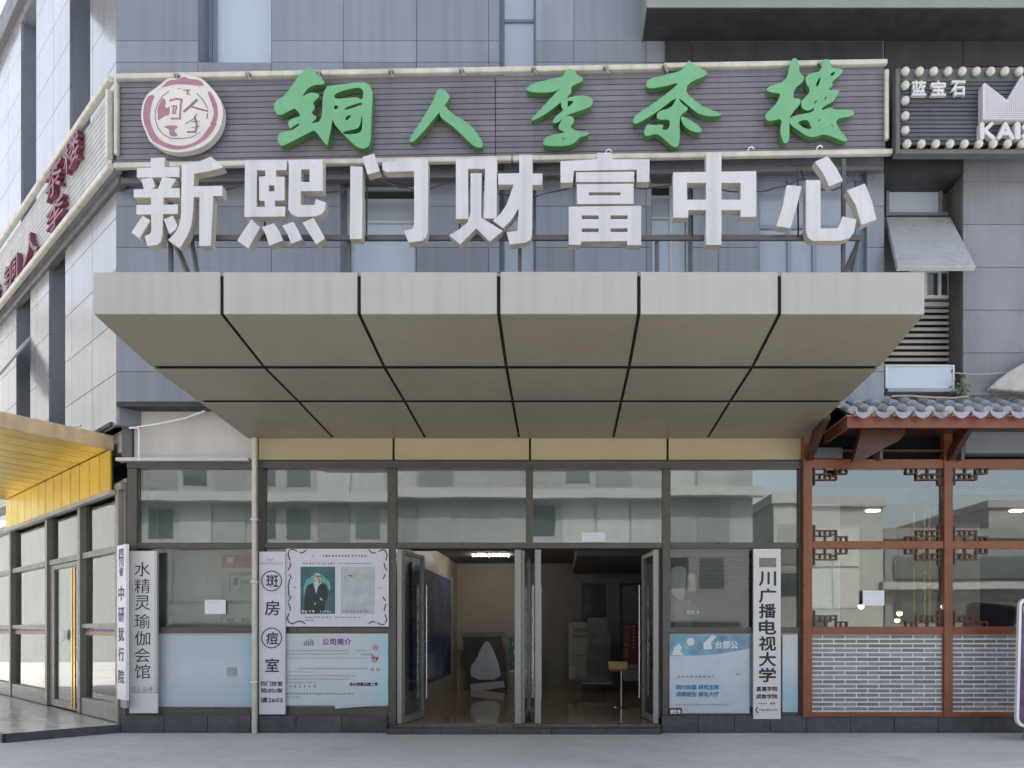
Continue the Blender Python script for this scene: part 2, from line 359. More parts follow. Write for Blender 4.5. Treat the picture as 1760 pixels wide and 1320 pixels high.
window(h, [X(1152, 12.1)], q, [(h[0] + .05, h[1] - .05, q[0], h[3] - .05, DARKG), (h[0] + .05, h[1] - .05, h[2] + .05, q[0], PALEG)], fm=WHITEFR, w=.04)
h = holes[4]
window(h, [X(1348, 12.1), X(1390, 12.1), X(1463, 12.1)], [Z(405, 12.1)], [(h[0] + .05, h[1] - .05, h[2] + .05, h[3] - .05, mat('blue grey glass', (.27, .31, .38), .12, var=.05, coat=.6, rvar=.04))], y=YW + .16, w=.06)
# dark strips carrying the overhang's shade and grime in their colour
MB().box(X(1190, 11.66), X(1517, 11.66), YW - .05, YW - .004, Z(112, D1), Z(72, 11.66)).build('shade_grime_band', DARKWALL, B, bevel=.004)
MB().box(X(1656, 11.68), 12.4, YW - .03, YW - .004, Z(116, 11.7), 10.55).build('shade_grime_band', DARKWALL, B)
MB().box(X(1143, 11.68), X(1188, 11.68), YW - .03, YW - .004, 9.9, 10.55).build('shade_grime_band', DARKWALL, B)
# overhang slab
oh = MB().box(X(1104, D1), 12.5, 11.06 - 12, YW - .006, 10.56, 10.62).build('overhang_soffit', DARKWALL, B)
MB().box(X(1104, D1) - .01, 12.6, 11.04 - 12, 11.06 - 12, 10.545, 11.6).box(X(1104, D1) - .02, X(1104, D1), 11.06 - 12, YW - .006, 10.545, 11.6).build('overhang_fascia', mat('pale green grey metal', (.20, .235, .215), .4, var=.08), B, bevel=.004)
# recess at the right, and the wall beyond it
DR = 12.2; YR = DR - 12
xl, xr = X(1520, D1), X(1655, D1)
MB().box(xl, xr + .1, YR + .02, YR + .1, 3.6, 14.9).build('recess_wall', mat('recess wall', (.12, .125, .13), .6, var=.12, streak=.2), B)
MB().box(xr, xr + .05, YW + .045, YR + .02, 4.2, 10.55).build('recess_reveal', mat('recess reveal', (.13, .125, .105), .6, var=.2, streak=.4), B)
MB().box(xl - .05, xl - .001, YW + .045, YR + .02, 4.2, 14.9).build('recess_reveal', MATS['recess reveal'], B)
wall_panels(XZ(YW), [xr, 7.4, 8.7, 10, 12.5], [Z(680 - 73.5 * k, D1) for k in range(0, 13)], []).build('wall', PANEL2, B, bevel=.004)
MB().box(xr + .06, 12.5, YW + .042, YW + .3, 4.3, 14.9).build('wall_backing', JAMB, B)
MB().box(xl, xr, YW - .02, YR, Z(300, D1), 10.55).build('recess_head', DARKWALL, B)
# recess window: pale pane, frame and an open top-hung sash
fr = XZ(YR)
wr = window((X(1520, DR), X(1636, DR), Z(374, DR), Z(318, DR)), [X(1614, DR)], [], [(X(1520, DR), X(1612, DR), Z(372, DR), Z(328, DR), PALEG)], y=YR - .03, fm=JAMB)
p = [at(1522, 377, 12.05), at(1632, 377, 12.05), at(1676, 462, 11.05), at(1542, 462, 11.05)]
n = (Vector(p[1]) - Vector(p[0])).cross(Vector(p[3]) - Vector(p[0])).normalized() * .035
MB().hexa([tuple(Vector(q) + n) for q in p] + [tuple(Vector(q) - n) for q in p]).build('open_sash', mat('pale grey sash', (.42, .43, .44), .3, var=.06, coat=.3), wr, bevel=.006)
w2 = window((X(1560, DR), X(1632, DR), Z(516, DR), Z(466, DR)), [X(1588, DR), X(1612, DR)], [], [(X(1562, DR), X(1630, DR), Z(514, DR), Z(468, DR), DARKG)], y=YR - .03, fm=WHITEFR)
lv = MB(); xa, xb = X(1515, DR), X(1628, DR)
lv.slab(fr, xa, xb, Z(530, DR), Z(523, DR), -.08, 0).slab(fr, xb, xb + .05, Z(640, DR), Z(523, DR), -.09, 0).slab(fr, xa, xb, Z(640, DR), Z(634, DR), -.08, 0)
for k in range(10):
    z = Z(541 + 10.4 * k, DR)
    lv.hexa([fr(xa, z, -.085), fr(xb, z, -.085), fr(xb, z + .03, -.02), fr(xa, z + .03, -.02), fr(xa, z + .055, -.075), fr(xb, z + .055, -.075), fr(xb, z + .075, -.012), fr(xa, z + .075, -.012)])
MB().slab(fr, xa, xb, Z(640, DR), Z(523, DR), -.008, 0).build('louvre_backing', BLACK, B)
lv.build('louvre', mat('louvre grey', (.36, .36, .35), .4, var=.08, streak=.15), B)
# low pale window sash standing out above the tea house roof
d = 11.75; fr = PX(d)
sw = MB().slab(fr, 1522, 1641, 627, 629.5, 0, .05).slab(fr, 1522, 1641, 665, 667.5, 0, .05).slab(fr, 1522, 1525, 629.5, 665, 0, .05).slab(fr, 1638, 1641, 629.5, 665, 0, .05).build('low_window', WHITEFR, B, bevel=.004)
MB().slab(fr, 1525, 1638, 629.5, 665, .02, .03).build('pane', PALEG, sw)
MB().slab(fr, 1524, 1650, 668.5, 675, -.05, .2).build('sill', mat('blue grey sill', (.26, .31, .37), .4), sw, bevel=.006)
MB().box(X(1380, 12), xr, YR + .015, YR + .02, 3.6, 6.6).build('recess_wall', PANEL2, B)
# underside between upper wall and shop fronts
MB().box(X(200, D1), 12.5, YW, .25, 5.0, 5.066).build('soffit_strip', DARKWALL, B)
# hidden mass of the building
MB().box(-6.6, 13, .5, 12, 5.07, 14.9).box(-6.6, 13, 11.9, 12, 0, 5.06).box(12.9, 13, .3, 11.9, 0, 5.06).build('building_mass', JAMB, B)

# ---- wing
wx, wd = X(200, D1), D1
WF = WG(wx, wd)
def T(px, x=wx, dd=wd): return wt(px, x, dd)
zsg = Z(205, 11.5)                                      # the sign hides the change between upper and lower bays
up = [(T(155), T(120)), (T(62), T(36)), (T(-6), T(-16))]
lo = [(T(112), T(84)), (T(52), T(28)), (T(-2), T(-14))]
zc = 8.6
wh = [(a, b, zc, 14.0) for a, b in up] + [(a, b, 4.7, zc) for a, b in lo]
tb = [0] + [1.15 * k for k in range(1, 13)]
wzs = [4.72 + .79 * k for k in range(13)]; wzs[-1] = 14.2
holes_w = wh
wall_panels(WF, tb, wzs, holes_w, gap=.009, th=.05).build('wing_wall', WINGP, B, bevel=.003)
backing(WF, 0.02, tb[-1], 4.73, 14.2, holes_w, .052, .5).build('wing_wall_backing', JAMB, B)
for a, b, z0, z1 in wh:
    wn = MB().slab(WF, a, b, z0, z0 + .06, .40, .46).slab(WF, a, b, z1 - .06, z1, .40, .46).slab(WF, a, a + .06, z0 + .06, z1 - .06, .40, .46).slab(WF, b - .06, b, z0 + .06, z1 - .06, .40, .46).build('window', BLUEFR, B)
    MB().slab(WF, a + .06, b - .06, z0 + .06, z1 - .06, .43, .44).build('pane', PALEG, wn)
MB().slab(WF, -.02, tb[-1], 14.2, 14.75, -.12, .5).build('parapet', mat('dark coping', (.14, .14, .16), .5), B, bevel=.01)
MB().slab(WF, .5, tb[-1], 4.72, 14.6, .52, 5).build('wing_mass', JAMB, B)
# sashes standing open on the wing
def sash(px0, px1, py0, py1, out0, out1):
    t0, t1 = T(px0), T(px1); dz = [1.6 + (HY - py) * (wd + U.y * (t0 + t1) / 2) / F for py in (py0, py1)]
    q = [WF(t0, dz[0], .05), WF(t1, dz[0], .05), WF(t1, dz[1], -out1), WF(t0, dz[1], -out1)]
    n = (Vector(q[1]) - Vector(q[0])).cross(Vector(q[3]) - Vector(q[0])).normalized() * .02
    MB().hexa([tuple(Vector(v) + n) for v in q] + [tuple(Vector(v) - n) for v in q]).build('open_sash', MATS['pale grey sash'], B, bevel=.004)
sash(52, 30, 585, 672, 0, .55)
sash(155, 120, -60, 10, 0, .75)

prnd = random.Random(21)
def pane(fr, a, b, z0, z1, c, m, parent, name='glass_pane'):
    tx, tz = prnd.uniform(-.0028, .0028), prnd.uniform(-.0035, .0035)
    def f2(p, q, r): return fr(p, q, r + tx * (p - (a + b) / 2) + tz * (q - (z0 + z1) / 2))
    return MB().slab(f2, a, b, z0, z1, c, c + .008).build(name, m, parent)
# ---- shop front frames and glass (front)
FZ = dict(head=(Z(806), Z(793)), tran=(Z(943), Z(933)), rail=(Z(1088), Z(1078)), sill=(Z(1230), Z(1215)))
sf = MB(); fr = XZ(0)
x_l, x_r = X(222), X(1381)
posts = [(222, 238), (436, 456), (667, 682), (904, 916), (1138, 1152), (1372, 1381)]
sf.slab(fr, x_l, x_r, *FZ['head'], -.07, .06)
for i, (a, b) in enumerate(posts):
    bot = Z(1230) if i in (0, 1, 4, 5) else (Z(943) if i == 3 else Z(1245))
    sf.slab(fr, X(a), X(b), bot, FZ['head'][0] - .001, -.05, .08)
def seg(z, pairs, c0=-.045, c1=.06):
    for i, j in pairs: sf.slab(fr, X(posts[i][1]) + .001, X(posts[j][0]) - .001, z[0], z[1], c0, c1)
seg(FZ['tran'], [(0, 1), (1, 2), (2, 3), (3, 4), (4, 5)]); seg(FZ['rail'], [(0, 1), (1, 2), (4, 5)]); seg(FZ['sill'], [(0, 1), (1, 2), (4, 5)])
sf.build('shopfront_frame', FRAME, B, bevel=.005)
MB().slab(fr, x_l - .12, X(433), Z(795.5), Z(790), -.16, -.01).build('sill', mat('pale ledge', (.5, .5, .5), .5), B)
for i in range(5):
    a, b = X(posts[i][1]) + .002, X(posts[i + 1][0]) - .002
    pane(fr, a, b, FZ['tran'][1], FZ['head'][0], .012, GLR, B)
    if i in (0, 1, 4):
        pane(fr, a, b, FZ['rail'][1], FZ['tran'][0], .012, GL, B)
        MB().slab(fr, a, b, FZ['sill'][1], FZ['rail'][0], .0, .008).build('film_pane', FILM if i else FILM0, B)
# fascia panels between shop front and canopy
fp = MB()
for a, b in ((446, 675), (679, 909), (913, 1145), (1149, 1376)): fp.slab(fr, X(a), X(b), Z(791), Z(752), -.03, .02)
fp.build('fascia_panel', CREAM, B, bevel=.004)
MB().slab(fr, X(232), X(443.5), Z(790.5), 5.0, -.025, .02).build('fascia_panel', GREYBEI, B, bevel=.004)
MB().slab(fr, X(220), x_r + .3, Z(791), 5.0, .025, .12).build('fascia_backing', BLACK, B)
MB().slab(fr, X(214), X(231), Z(793), 5.0, -.08, .12).build('corner_post', mat('dark corner post', (.10, .095, .10), .5, var=.1), B, bevel=.005)
# stone plinth: tiles with joints, a lower run under the doors
pl = MB()
def plinth(a, b, z, k, y0, y1):
    w = (X(b) - X(a)) / k
    for i in range(k): pl.box(X(a) + i * w + .003, X(a) + (i + 1) * w - .003, y0, y1, 0, z)
plinth(215, 436, .27, 3, -.12, .1); plinth(436, 668, .265, 3, -.12, .1); plinth(1136, 1382, .265, 4, -.12, .1); plinth(1382, 1830, .25, 6, -.12, .1)
plinth(672, 1133, .085, 5, -.3, -.02)
pl.build('plinth', STONE, B, bevel=.006)
MB().box(X(668), X(1136), -.02, .12, 0, .125).build('threshold', mat('worn threshold stone', (.11, .11, .11), .4, var=.3, scale=6, fine=.2), B, bevel=.006)

# ---- doors: four glazed leaves folded back into the lobby
ZD0, ZD1 = .135, Z(945)
def door(px, width, ang, handle_side, handle_len):
    hx = X(px); ca, sa = math.cos(R(ang)), math.sin(R(ang))
    def f(a, b, c): return (hx + a * ca - c * sa, .02 + a * sa + c * ca, b)
    w = .07
    o = MB().slab(f, 0, w, ZD0, ZD1, -.03, .03).slab(f, width - w, width, ZD0, ZD1, -.03, .03).slab(f, w, width - w, ZD0, ZD0 + .10, -.027, .027).slab(f, w, width - w, ZD1 - w, ZD1, -.027, .027).build('door', FRAMEL, B, bevel=.004)
    MB().slab(f, w, width - w, ZD0 + .1, ZD1 - w, -.004, .004).build('pane', GLD, o)
    hb = MB(); hxp = width - w * .5
    for sgn in (-1, 1):
        hb.tube([f(hxp, .45, sgn * .075), f(hxp, 2.35, sgn * .075)], .013, 8)
        for zz in (.6, 1.4, 2.2): hb.tube([f(hxp, zz, 0), f(hxp, zz, sgn * .075)], .008, 6)
    hb.build('handle', mat('steel', (.55, .55, .55), .25, .9), o, smooth=True)
door(690, .95, 80, 1, 1.9); door(898, .95, 86, 1, 1.9); door(922, .95, 92, 1, 1.9); door(1128, .95, 96, 1, 1.9)
for a, b in ((885, 896), (920, 930), (684, 692), (1122, 1131)): MB().slab(fr, X(a), X(b), ZD0, ZD1, -.06, .0).build('door_jamb', FRAMEL, B, bevel=.005)

# ---- lobby behind the doors
LX0, LX1, LY = X(678), 2.32, 7.2
MB().box(LX0 - .1, LX1 + .2, .13, LY, .06, .12).build('lobby_floor', LFLOOR, B)
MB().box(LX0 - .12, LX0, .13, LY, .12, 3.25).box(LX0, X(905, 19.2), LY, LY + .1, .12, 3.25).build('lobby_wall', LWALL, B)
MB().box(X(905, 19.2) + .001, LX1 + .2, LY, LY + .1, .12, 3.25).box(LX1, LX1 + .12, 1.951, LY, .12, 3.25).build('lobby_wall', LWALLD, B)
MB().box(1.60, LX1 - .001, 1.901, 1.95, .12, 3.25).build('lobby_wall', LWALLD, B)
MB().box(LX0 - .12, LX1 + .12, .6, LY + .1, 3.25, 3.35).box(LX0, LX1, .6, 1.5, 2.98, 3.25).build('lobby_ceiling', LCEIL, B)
MB().box(.3, LX1, 2.6, LY, 3.0, 3.249).build('ceiling_drop', LCEIL, B)
MB().box(X(222), X(1381), .59, .6, 3.0, 4.4).build('bulkhead', BULK, B)
MB().box(X(222), X(1381), .1, .6, 4.32, 4.4).build('bulkhead', BULK, B)
MB().box(X(1000, 19), X(1042, 19), LY - .02, LY - .003, .12, 2.75).build('lobby_doorway', BLACK, B)
dfm = MB()
for a, b in ((1066, 1069), (1104, 1107)): dfm.box(X(a, 19), X(b, 19), LY - .05, LY - .003, .12, 2.7)
dfm.box(X(1066, 19), X(1107, 19), LY - .05, LY - .003, 2.7, 2.76).build('lobby_door_frame', BLACK, B)
MB().box(LX0 + .003, LX0 + .04, 1.2, 6.0, .55, 2.75).build('blue_wall_panel', BLUEP, B)
MB().box(LX0 + .003, LX0 + .06, 6.0, 6.12, .55, 2.8).box(LX0 + .003, LX0 + .06, 1.0, 6.1, .12, .55).build('panel_frame', LWALL, B)
# side rooms behind the bays
for a, b, dep, m_ in ((222, 676, .75, mat('pale bay wall', (.62, .645, .60), .6, var=.06)), (1140, 1381, 1.8, mat('shop room wall', (.20, .205, .20), .6, var=.1))):
    MB().box(X(a), X(b), dep, dep + .1, .1, 3.0).box(X(a), X(b), .1, dep, .1, .2).box(X(a) - .08, X(a), .1, dep, .2, 3.0).box(X(b) - .04, X(b), .1, dep, .2, 3.0).box(X(a), X(b), .1, dep, 2.93, 2.98).build('room_wall', m_, B)

# ---- wing shop front
sx, sdp = X(217), 12.0
SF = WG(sx, sdp)
def TS(px): return wt(px, sx, sdp)
tp = [TS(211), TS(145), TS(88), TS(25), TS(-20), TS(-55)]
wf = MB(); ZW = dict(top=3.83, tr=2.88, mid=1.66, sill=.42)
wf.slab(SF, 0, tp[-1], 3.78, 3.9, -.08, .06)
for t in tp: wf.slab(SF, t - .07, t + .07, .14, 3.779, -.09, .10)
for i in range(len(tp) - 1):
    a, b = tp[i] + .071, tp[i + 1] - .071
    wf.slab(SF, a, b, 2.83, 2.93, -.06, .05)
    if i != 1: wf.slab(SF, a, b, 1.62, 1.70, -.06, .05).slab(SF, a, b, .14, .42, -.07, .05)
wf.slab(SF, 0, tp[0] - .07, .14, 3.779, -.02, .05)
wf.build('wing_shopfront_frame', mat('taupe frame', (.23, .215, .19), .4, .2, .08, 5), B, bevel=.006)
for i in range(len(tp) - 1):
    a, b = tp[i] + .071, tp[i + 1] - .071
    pane(SF, a, b, 2.93, 3.78, .01, GLR, B)
    if i != 1:
        pane(SF, a, b, 1.70, 2.83, .01, GLR, B)
        pane(SF, a, b, .42, 1.62, .01, GLR, B)
        st = MB().slab(SF, a, b, 1.50, 1.56, -.006, -.002).build('window_stripe', mat('orange stripe', (.45, .25, .16), .5), B)
        st2 = MB().slab(SF, a, b, 1.562, 1.61, -.006, -.002).build('window_stripe', mat('violet stripe', (.12, .11, .25), .5), B)
a, b = tp[1] + .071, tp[2] - .071
dr = MB().slab(SF, a, a + .08, .15, 2.82, -.04, .03).slab(SF, b - .3, b, .15, 2.82, -.04, .03).slab(SF, a + .08, b - .3, 2.74, 2.82, -.04, .03).slab(SF, a + .08, b - .3, .15, .28, -.04, .03).build('door', MATS['taupe frame'], B, bevel=.004)
MB().slab(SF, a + .08, b - .3, .28, 2.74, -.004, .004).build('pane', GLD, dr)
MB().slab(SF, a + .12, a + .20, .2, 2.7, -.10, -.07).slab(SF, a + .28, a + .34, .2, 2.7, -.10, -.07).build('handle', GOLD, dr, bevel=.008)
dm = MB(); o = (TS(113), 1.50)
dm.poly([(o[0] + .11 * math.cos(k * math.pi / 8), o[1] + .11 * math.sin(k * math.pi / 8)) for k in range(16)], SF, -.05, -.042)
dm.build('door_emblem', mat('lilac disc', (.55, .45, .60), .4, var=.3, scale=20), dr)
MB().slab(SF, 0, tp[-1], .1, 4.7, 1.4, 1.5).slab(SF, .2, tp[-1], 3.9, 4.0, .06, 1.4).slab(SF, .2, tp[-1], .1, .2, .12, 1.4).build('room_wall', mat('pale room wall', (.50, .52, .48), .6, var=.08), B)
MB().slab(SF, tp[0] + .1, tp[0] + .12, .3, 3.7, .3, 1.3).build('curtain', mat('pale curtain', (.5, .55, .53), .8, var=.1, streak=.2), B)
MB().slab(SF, 0, tp[-1], 4.4, 5.1, -.02, .3).build('fascia_panel', GREYBEI, B)
MB().slab(SF, -.05, tp[-1], 4.73, 4.79, -.24, .5).build('soffit_strip', DARKWALL, B)

# ------------------------------------------------------------------ platform in front of the wing
pf = MB(); t0, t1, s1 = 0.0, 9.0, 1.55
sz = .125
for i in range(9):
    for j in range(2):
        pf.slab(SF, t0 + i * 1.0 + .002, t0 + (i + 1) * 1.0 - .002, 0.02, sz, -.03 - (j + 1) * .76 + .002, -.03 - j * .76 - .002)
struct(pf.build('granite_pavement', GRANITE, None, bevel=.004))
MB().slab(SF, -.04, .0, 0, sz + .004, -1.6, .0).slab(SF, -.04, 9, 0, sz + .004, -1.6, -1.555).build('pavement_kerb', STONE, None, bevel=.006)['kind'] = 'structure'

# ------------------------------------------------------------------ yellow canopy on the wing
YC = thing('yellow_canopy', 'golden yellow panelled awning over the left corner shop, with a worn tan edge', 'awning', SF(2, 3.8, -.1))
n_s = 13; t_a, t_b = .32, TS(22)
ws_ = (t_b - t_a) / n_s
wl, sl = MB(), MB(); out = 3.2
def SFT(a, b, c): return SF(a, b + max(0, -c - .1) * .055, c)
for i in range(n_s):
    a = t_a + i * ws_
    wl.slab(SF, a + .013, a + ws_ - .013, 3.80, 4.44, -.13, -.10)
    sl.slab(SFT, a + .013, a + ws_ - .013, 4.45, 4.48, -out, -.10)
wl.build('wall_panel', YELLOW, YC, bevel=.004); sl.build('soffit_panel', YELLOW, YC, bevel=.004)
MB().slab(SF, t_a, t_b, 3.80, 4.47, -.098, -.085).slab(SFT, t_a, t_b, 4.483, 4.50, -out, -.09).build('backing', JOINT, YC)
tr = MB().slab(SFT, t_a - .06, t_a - .002, 4.42, 4.66, -out, -.09).slab(SFT, t_a - .002, t_b, 4.51, 4.66, -out - .03, -out + .03)
tr.build('trim', TAN, YC, bevel=.02)
MB().slab(SFT, t_a - .04, t_b, 4.503, 4.60, -out, -.09).build('top_sheet', TAN, YC)
MB().slab(SF, t_a - .1, t_b, 3.72, 3.795, -.18, -.085).build('bottom_trim', mat('pale trim', (.42, .39, .34), .5, var=.1), YC, bevel=.01)
MB().tube([SF(t_a + 1.5, 4.447, -1.9), SF(t_a + 1.5, 4.44, -1.9)], .08, 14).build('downlight', mat('white lens', (.8, .8, .78), .3), YC)

def text3(mb, s, fr, cx, cy, w, h, c0, th, up=-1, bold=0.0):   # raised letters, th thick
    key = ('3', s)
    if key not in FONT:
        c = bpy.data.curves.new('t', 'FONT'); c.body = s; c.size = 1; c.resolution_u = 3; c.extrude = 0.5
        o = bpy.data.objects.new('t', c); COL.objects.link(o)
        dg = bpy.context.evaluated_depsgraph_get(); dg.update()
        me = bpy.data.meshes.new_from_object(o.evaluated_get(dg))
        FONT[key] = ([tuple(v.co) for v in me.vertices], [tuple(p.vertices) for p in me.polygons])
        bpy.data.objects.remove(o); bpy.data.curves.remove(c); bpy.data.meshes.remove(me)
    v, f = FONT[key]
    x0, x1 = min(p[0] for p in v), max(p[0] for p in v); y0, y1 = min(p[1] for p in v), max(p[1] for p in v)
    sx, sy = w / (x1 - x0), h / (y1 - y0)
    for k, (dx, dy) in enumerate([(0, 0)] + ([(-bold, 0), (bold, 0), (0, bold), (0, -bold)] if bold else [])):
        mb.add([fr(cx + (p[0] - (x0 + x1) / 2) * sx + dx, cy + up * (p[1] - (y0 + y1) / 2) * sy + dy, c0 - .0012 * k + (.5 - p[2]) * th) for p in v], f)

# ------------------------------------------------------------------ entrance canopy
CY0 = -4.0; cx0, cx1 = -4.87, 3.79
EC = thing('entrance_canopy', 'beige metal canopy jutting out over the open entrance doors below the big white letters', 'canopy', (-.5, -2, 4.6))
zt_, zb_ = Z(467, 8), Z(540, 8)
js = [cx0] + [X(p, 8) for p in (381, 617, 857, 1098, 1340)] + [cx1]
prof = [(CY0, zb_), (9.16 - 12, Z(632, 9.16)), (10.34 - 12, Z(690, 10.34)), (-.035, Z(755))]
fpn = MB(); sp = MB(); gj = .019
for i in range(6):
    a, b = js[i] + (gj if i else 0), js[i + 1] - (gj if i < 5 else 0)
    jz, j0, j1 = random.uniform(-.006, .003), random.uniform(-.006, .004), random.uniform(-.006, .004)
    fpn.hexa([(a, CY0 + j0, zb_ + .002), (b, CY0 + j1, zb_ + .002), (b, CY0 + .03, zb_ + .002), (a, CY0 + .03, zb_ + .002), (a, CY0 + j1, zt_ + jz), (b, CY0 + j0, zt_ + jz), (b, CY0 + .03, zt_ + jz), (a, CY0 + .03, zt_ + jz)])
    for k in range(3):
        (y0, z0), (y1, z1) = prof[k], prof[k + 1]
        g0 = .001 if k == 0 else .045; g1 = .045 if k < 2 else .014
        dy, dz = y1 - y0, z1 - z0; l = math.hypot(dy, dz)
        y0 += dy / l * g0 + (.032 if k == 0 else 0); z0 += dz / l * g0; y1 -= dy / l * g1; z1 -= dz / l * g1
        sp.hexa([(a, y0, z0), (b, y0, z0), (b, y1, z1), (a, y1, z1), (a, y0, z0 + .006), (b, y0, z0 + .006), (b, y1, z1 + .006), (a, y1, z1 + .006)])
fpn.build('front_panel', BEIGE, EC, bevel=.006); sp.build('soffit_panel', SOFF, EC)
bk = MB()
for k in range(3):
    (y0, z0), (y1, z1) = prof[k], prof[k + 1]
    bk.hexa([(cx0 + .01, y0 + .05, z0 + .032), (cx1 - .01, y0 + .05, z0 + .032), (cx1 - .01, y1 + .02, z1 + .032), (cx0 + .01, y1 + .02, z1 + .032), (cx0 + .01, y0 + .05, z0 + .05), (cx1 - .01, y0 + .05, z0 + .05), (cx1 - .01, y1 + .02, z1 + .05), (cx0 + .01, y1 + .02, z1 + .05)])
bk.box(cx0 + .01, cx1 - .01, CY0 + .05, CY0 + .06, zb_ + .05, zt_ - .03).build('joint_backing', JOINT, EC)
MB().box(cx0 + .005, cx1 - .005, CY0 + .032, -.32, zt_ - .03, zt_ - .008).build('top_deck', mat('weathered deck', (.33, .32, .30), .7, var=.2, scale=1.5), EC)
for s in (cx0, cx1 - .02):
    MB().poly([(CY0 + .032, zb_ + .003), (CY0 + .032, zt_ - .032), (-.31, zt_ - .032), (-.31, prof[3][1] + .012)] + [(y, z + .004) for y, z in (prof[2], prof[1])], lambda a, b, c, s=s: (s + c, a, b), 0, .02).build('side_panel', BEIGE, EC, bevel=.004)

# downpipe in front of the frame
PP = thing('downpipe', 'thin pale pipe standing from the paving up to the left back corner of the canopy', 'pipe', at(437, 1258, 11.8))
a = at(437, 1256, 11.8); b_ = at(437, 752, 11.8)
MB().box(X(433, 11.8), X(441, 11.8), -.22, -.15, .0, Z(752, 11.8)).build('pipe', RAIL, PP, bevel=.015)
for py in (893, 1000, 1172): MB().box(X(431.5, 11.8), X(443, 11.8), -.23, -.06, Z(py + 2, 11.8), Z(py - 2, 11.8)).build('bracket', mat('steel', (.5, .5, .5)), PP, bevel=.004)

# ------------------------------------------------------------------ banner of the tea house
DB = 11.35
TB = thing('tea_house_sign', 'long grey plank sign with five green brush characters and a round ivory and pink emblem', 'sign', at(860, 200, DB))
def skew(px): return 290 - (px - 200) * 24.0 / 1330      # bottom line in the photo
fr = PX(DB)
def BD(a, b, c): return fr(a, skew(a) - b, c)            # b upward from the bottom edge, photo units
bo = MB()
for k in range(15):
    y0 = 6 + k * 9.55
    for a, b in ((200, 851), (852, 1522)): bo.hexa([BD(a, y0, 0), BD(b, y0, 0), BD(b, y0, .05), BD(a, y0, .05), BD(a, y0 + 8.5, 0), BD(b, y0 + 8.5, 0), BD(b, y0 + 8.5, .05), BD(a, y0 + 8.5, .05)])
bo.build('board', BOARD, TB, bevel=.006)
MB().hexa([BD(200, 3, .052), BD(1522, 3, .052), BD(1522, 3, .09), BD(200, 3, .09), BD(200, 148, .052), BD(1522, 148, .052), BD(1522, 148, .09), BD(200, 148, .09)]).build('backing', JOINT, TB)
def rail(a0, a1, b0, b1, t0, t1): return MB().hexa([BD(a0, b0, t0), BD(a1, b0, t0), BD(a1, b0, t1), BD(a0, b0, t1), BD(a0, b1, t0), BD(a1, b1, t0), BD(a1, b1, t1), BD(a0, b1, t1)])
for q in ((203, 526, 148, 157), (527, 1138, 148, 157), (1139, 1522, 149.5, 158.5), (200, 880, -4, 5), (881, 1531, -4, 5)): rail(*q, -.09, .0).build('rail', RAIL, TB, bevel=.02)
rail(1518, 1525, 22, 142, -.08, .0).build('rail', RAIL, TB, bevel=.02); rail(200, 207, 20, 143, -.08, .0).build('rail', RAIL, TB, bevel=.02)
rail(200, 1525, -18, -8, .1, .2).build('lower_rail', PIPE, TB, bevel=.02)
for px in (310, 432, 552, 675, 795, 918, 1040, 1140, 1405):
    m_ = MB(); a = Vector(BD(px, 153, -.09))
    m_.box(a.x - .035, a.x + .035, a.y - .05, a.y + .02, a.z - .05, a.z - .02).tube([a + Vector((0, -.03, -.03)), a + Vector((.02, -.06, -.10)), a + Vector((.05, -.05, -.14))], .014, 6)
    m_.build('lamp_clip', mat('clip metal', (.30, .29, .26), .5, .3), TB)
for px in (1040, 1283, 1400):
    a = Vector(BD(px, 4, -.06)); MB().tube([a, a + Vector((.01, -.04, .04)), a + Vector((.05, -.05, .055)), a + Vector((.09, -.03, .035))], .011, 6).build('lamp_clip', WHITE, TB)
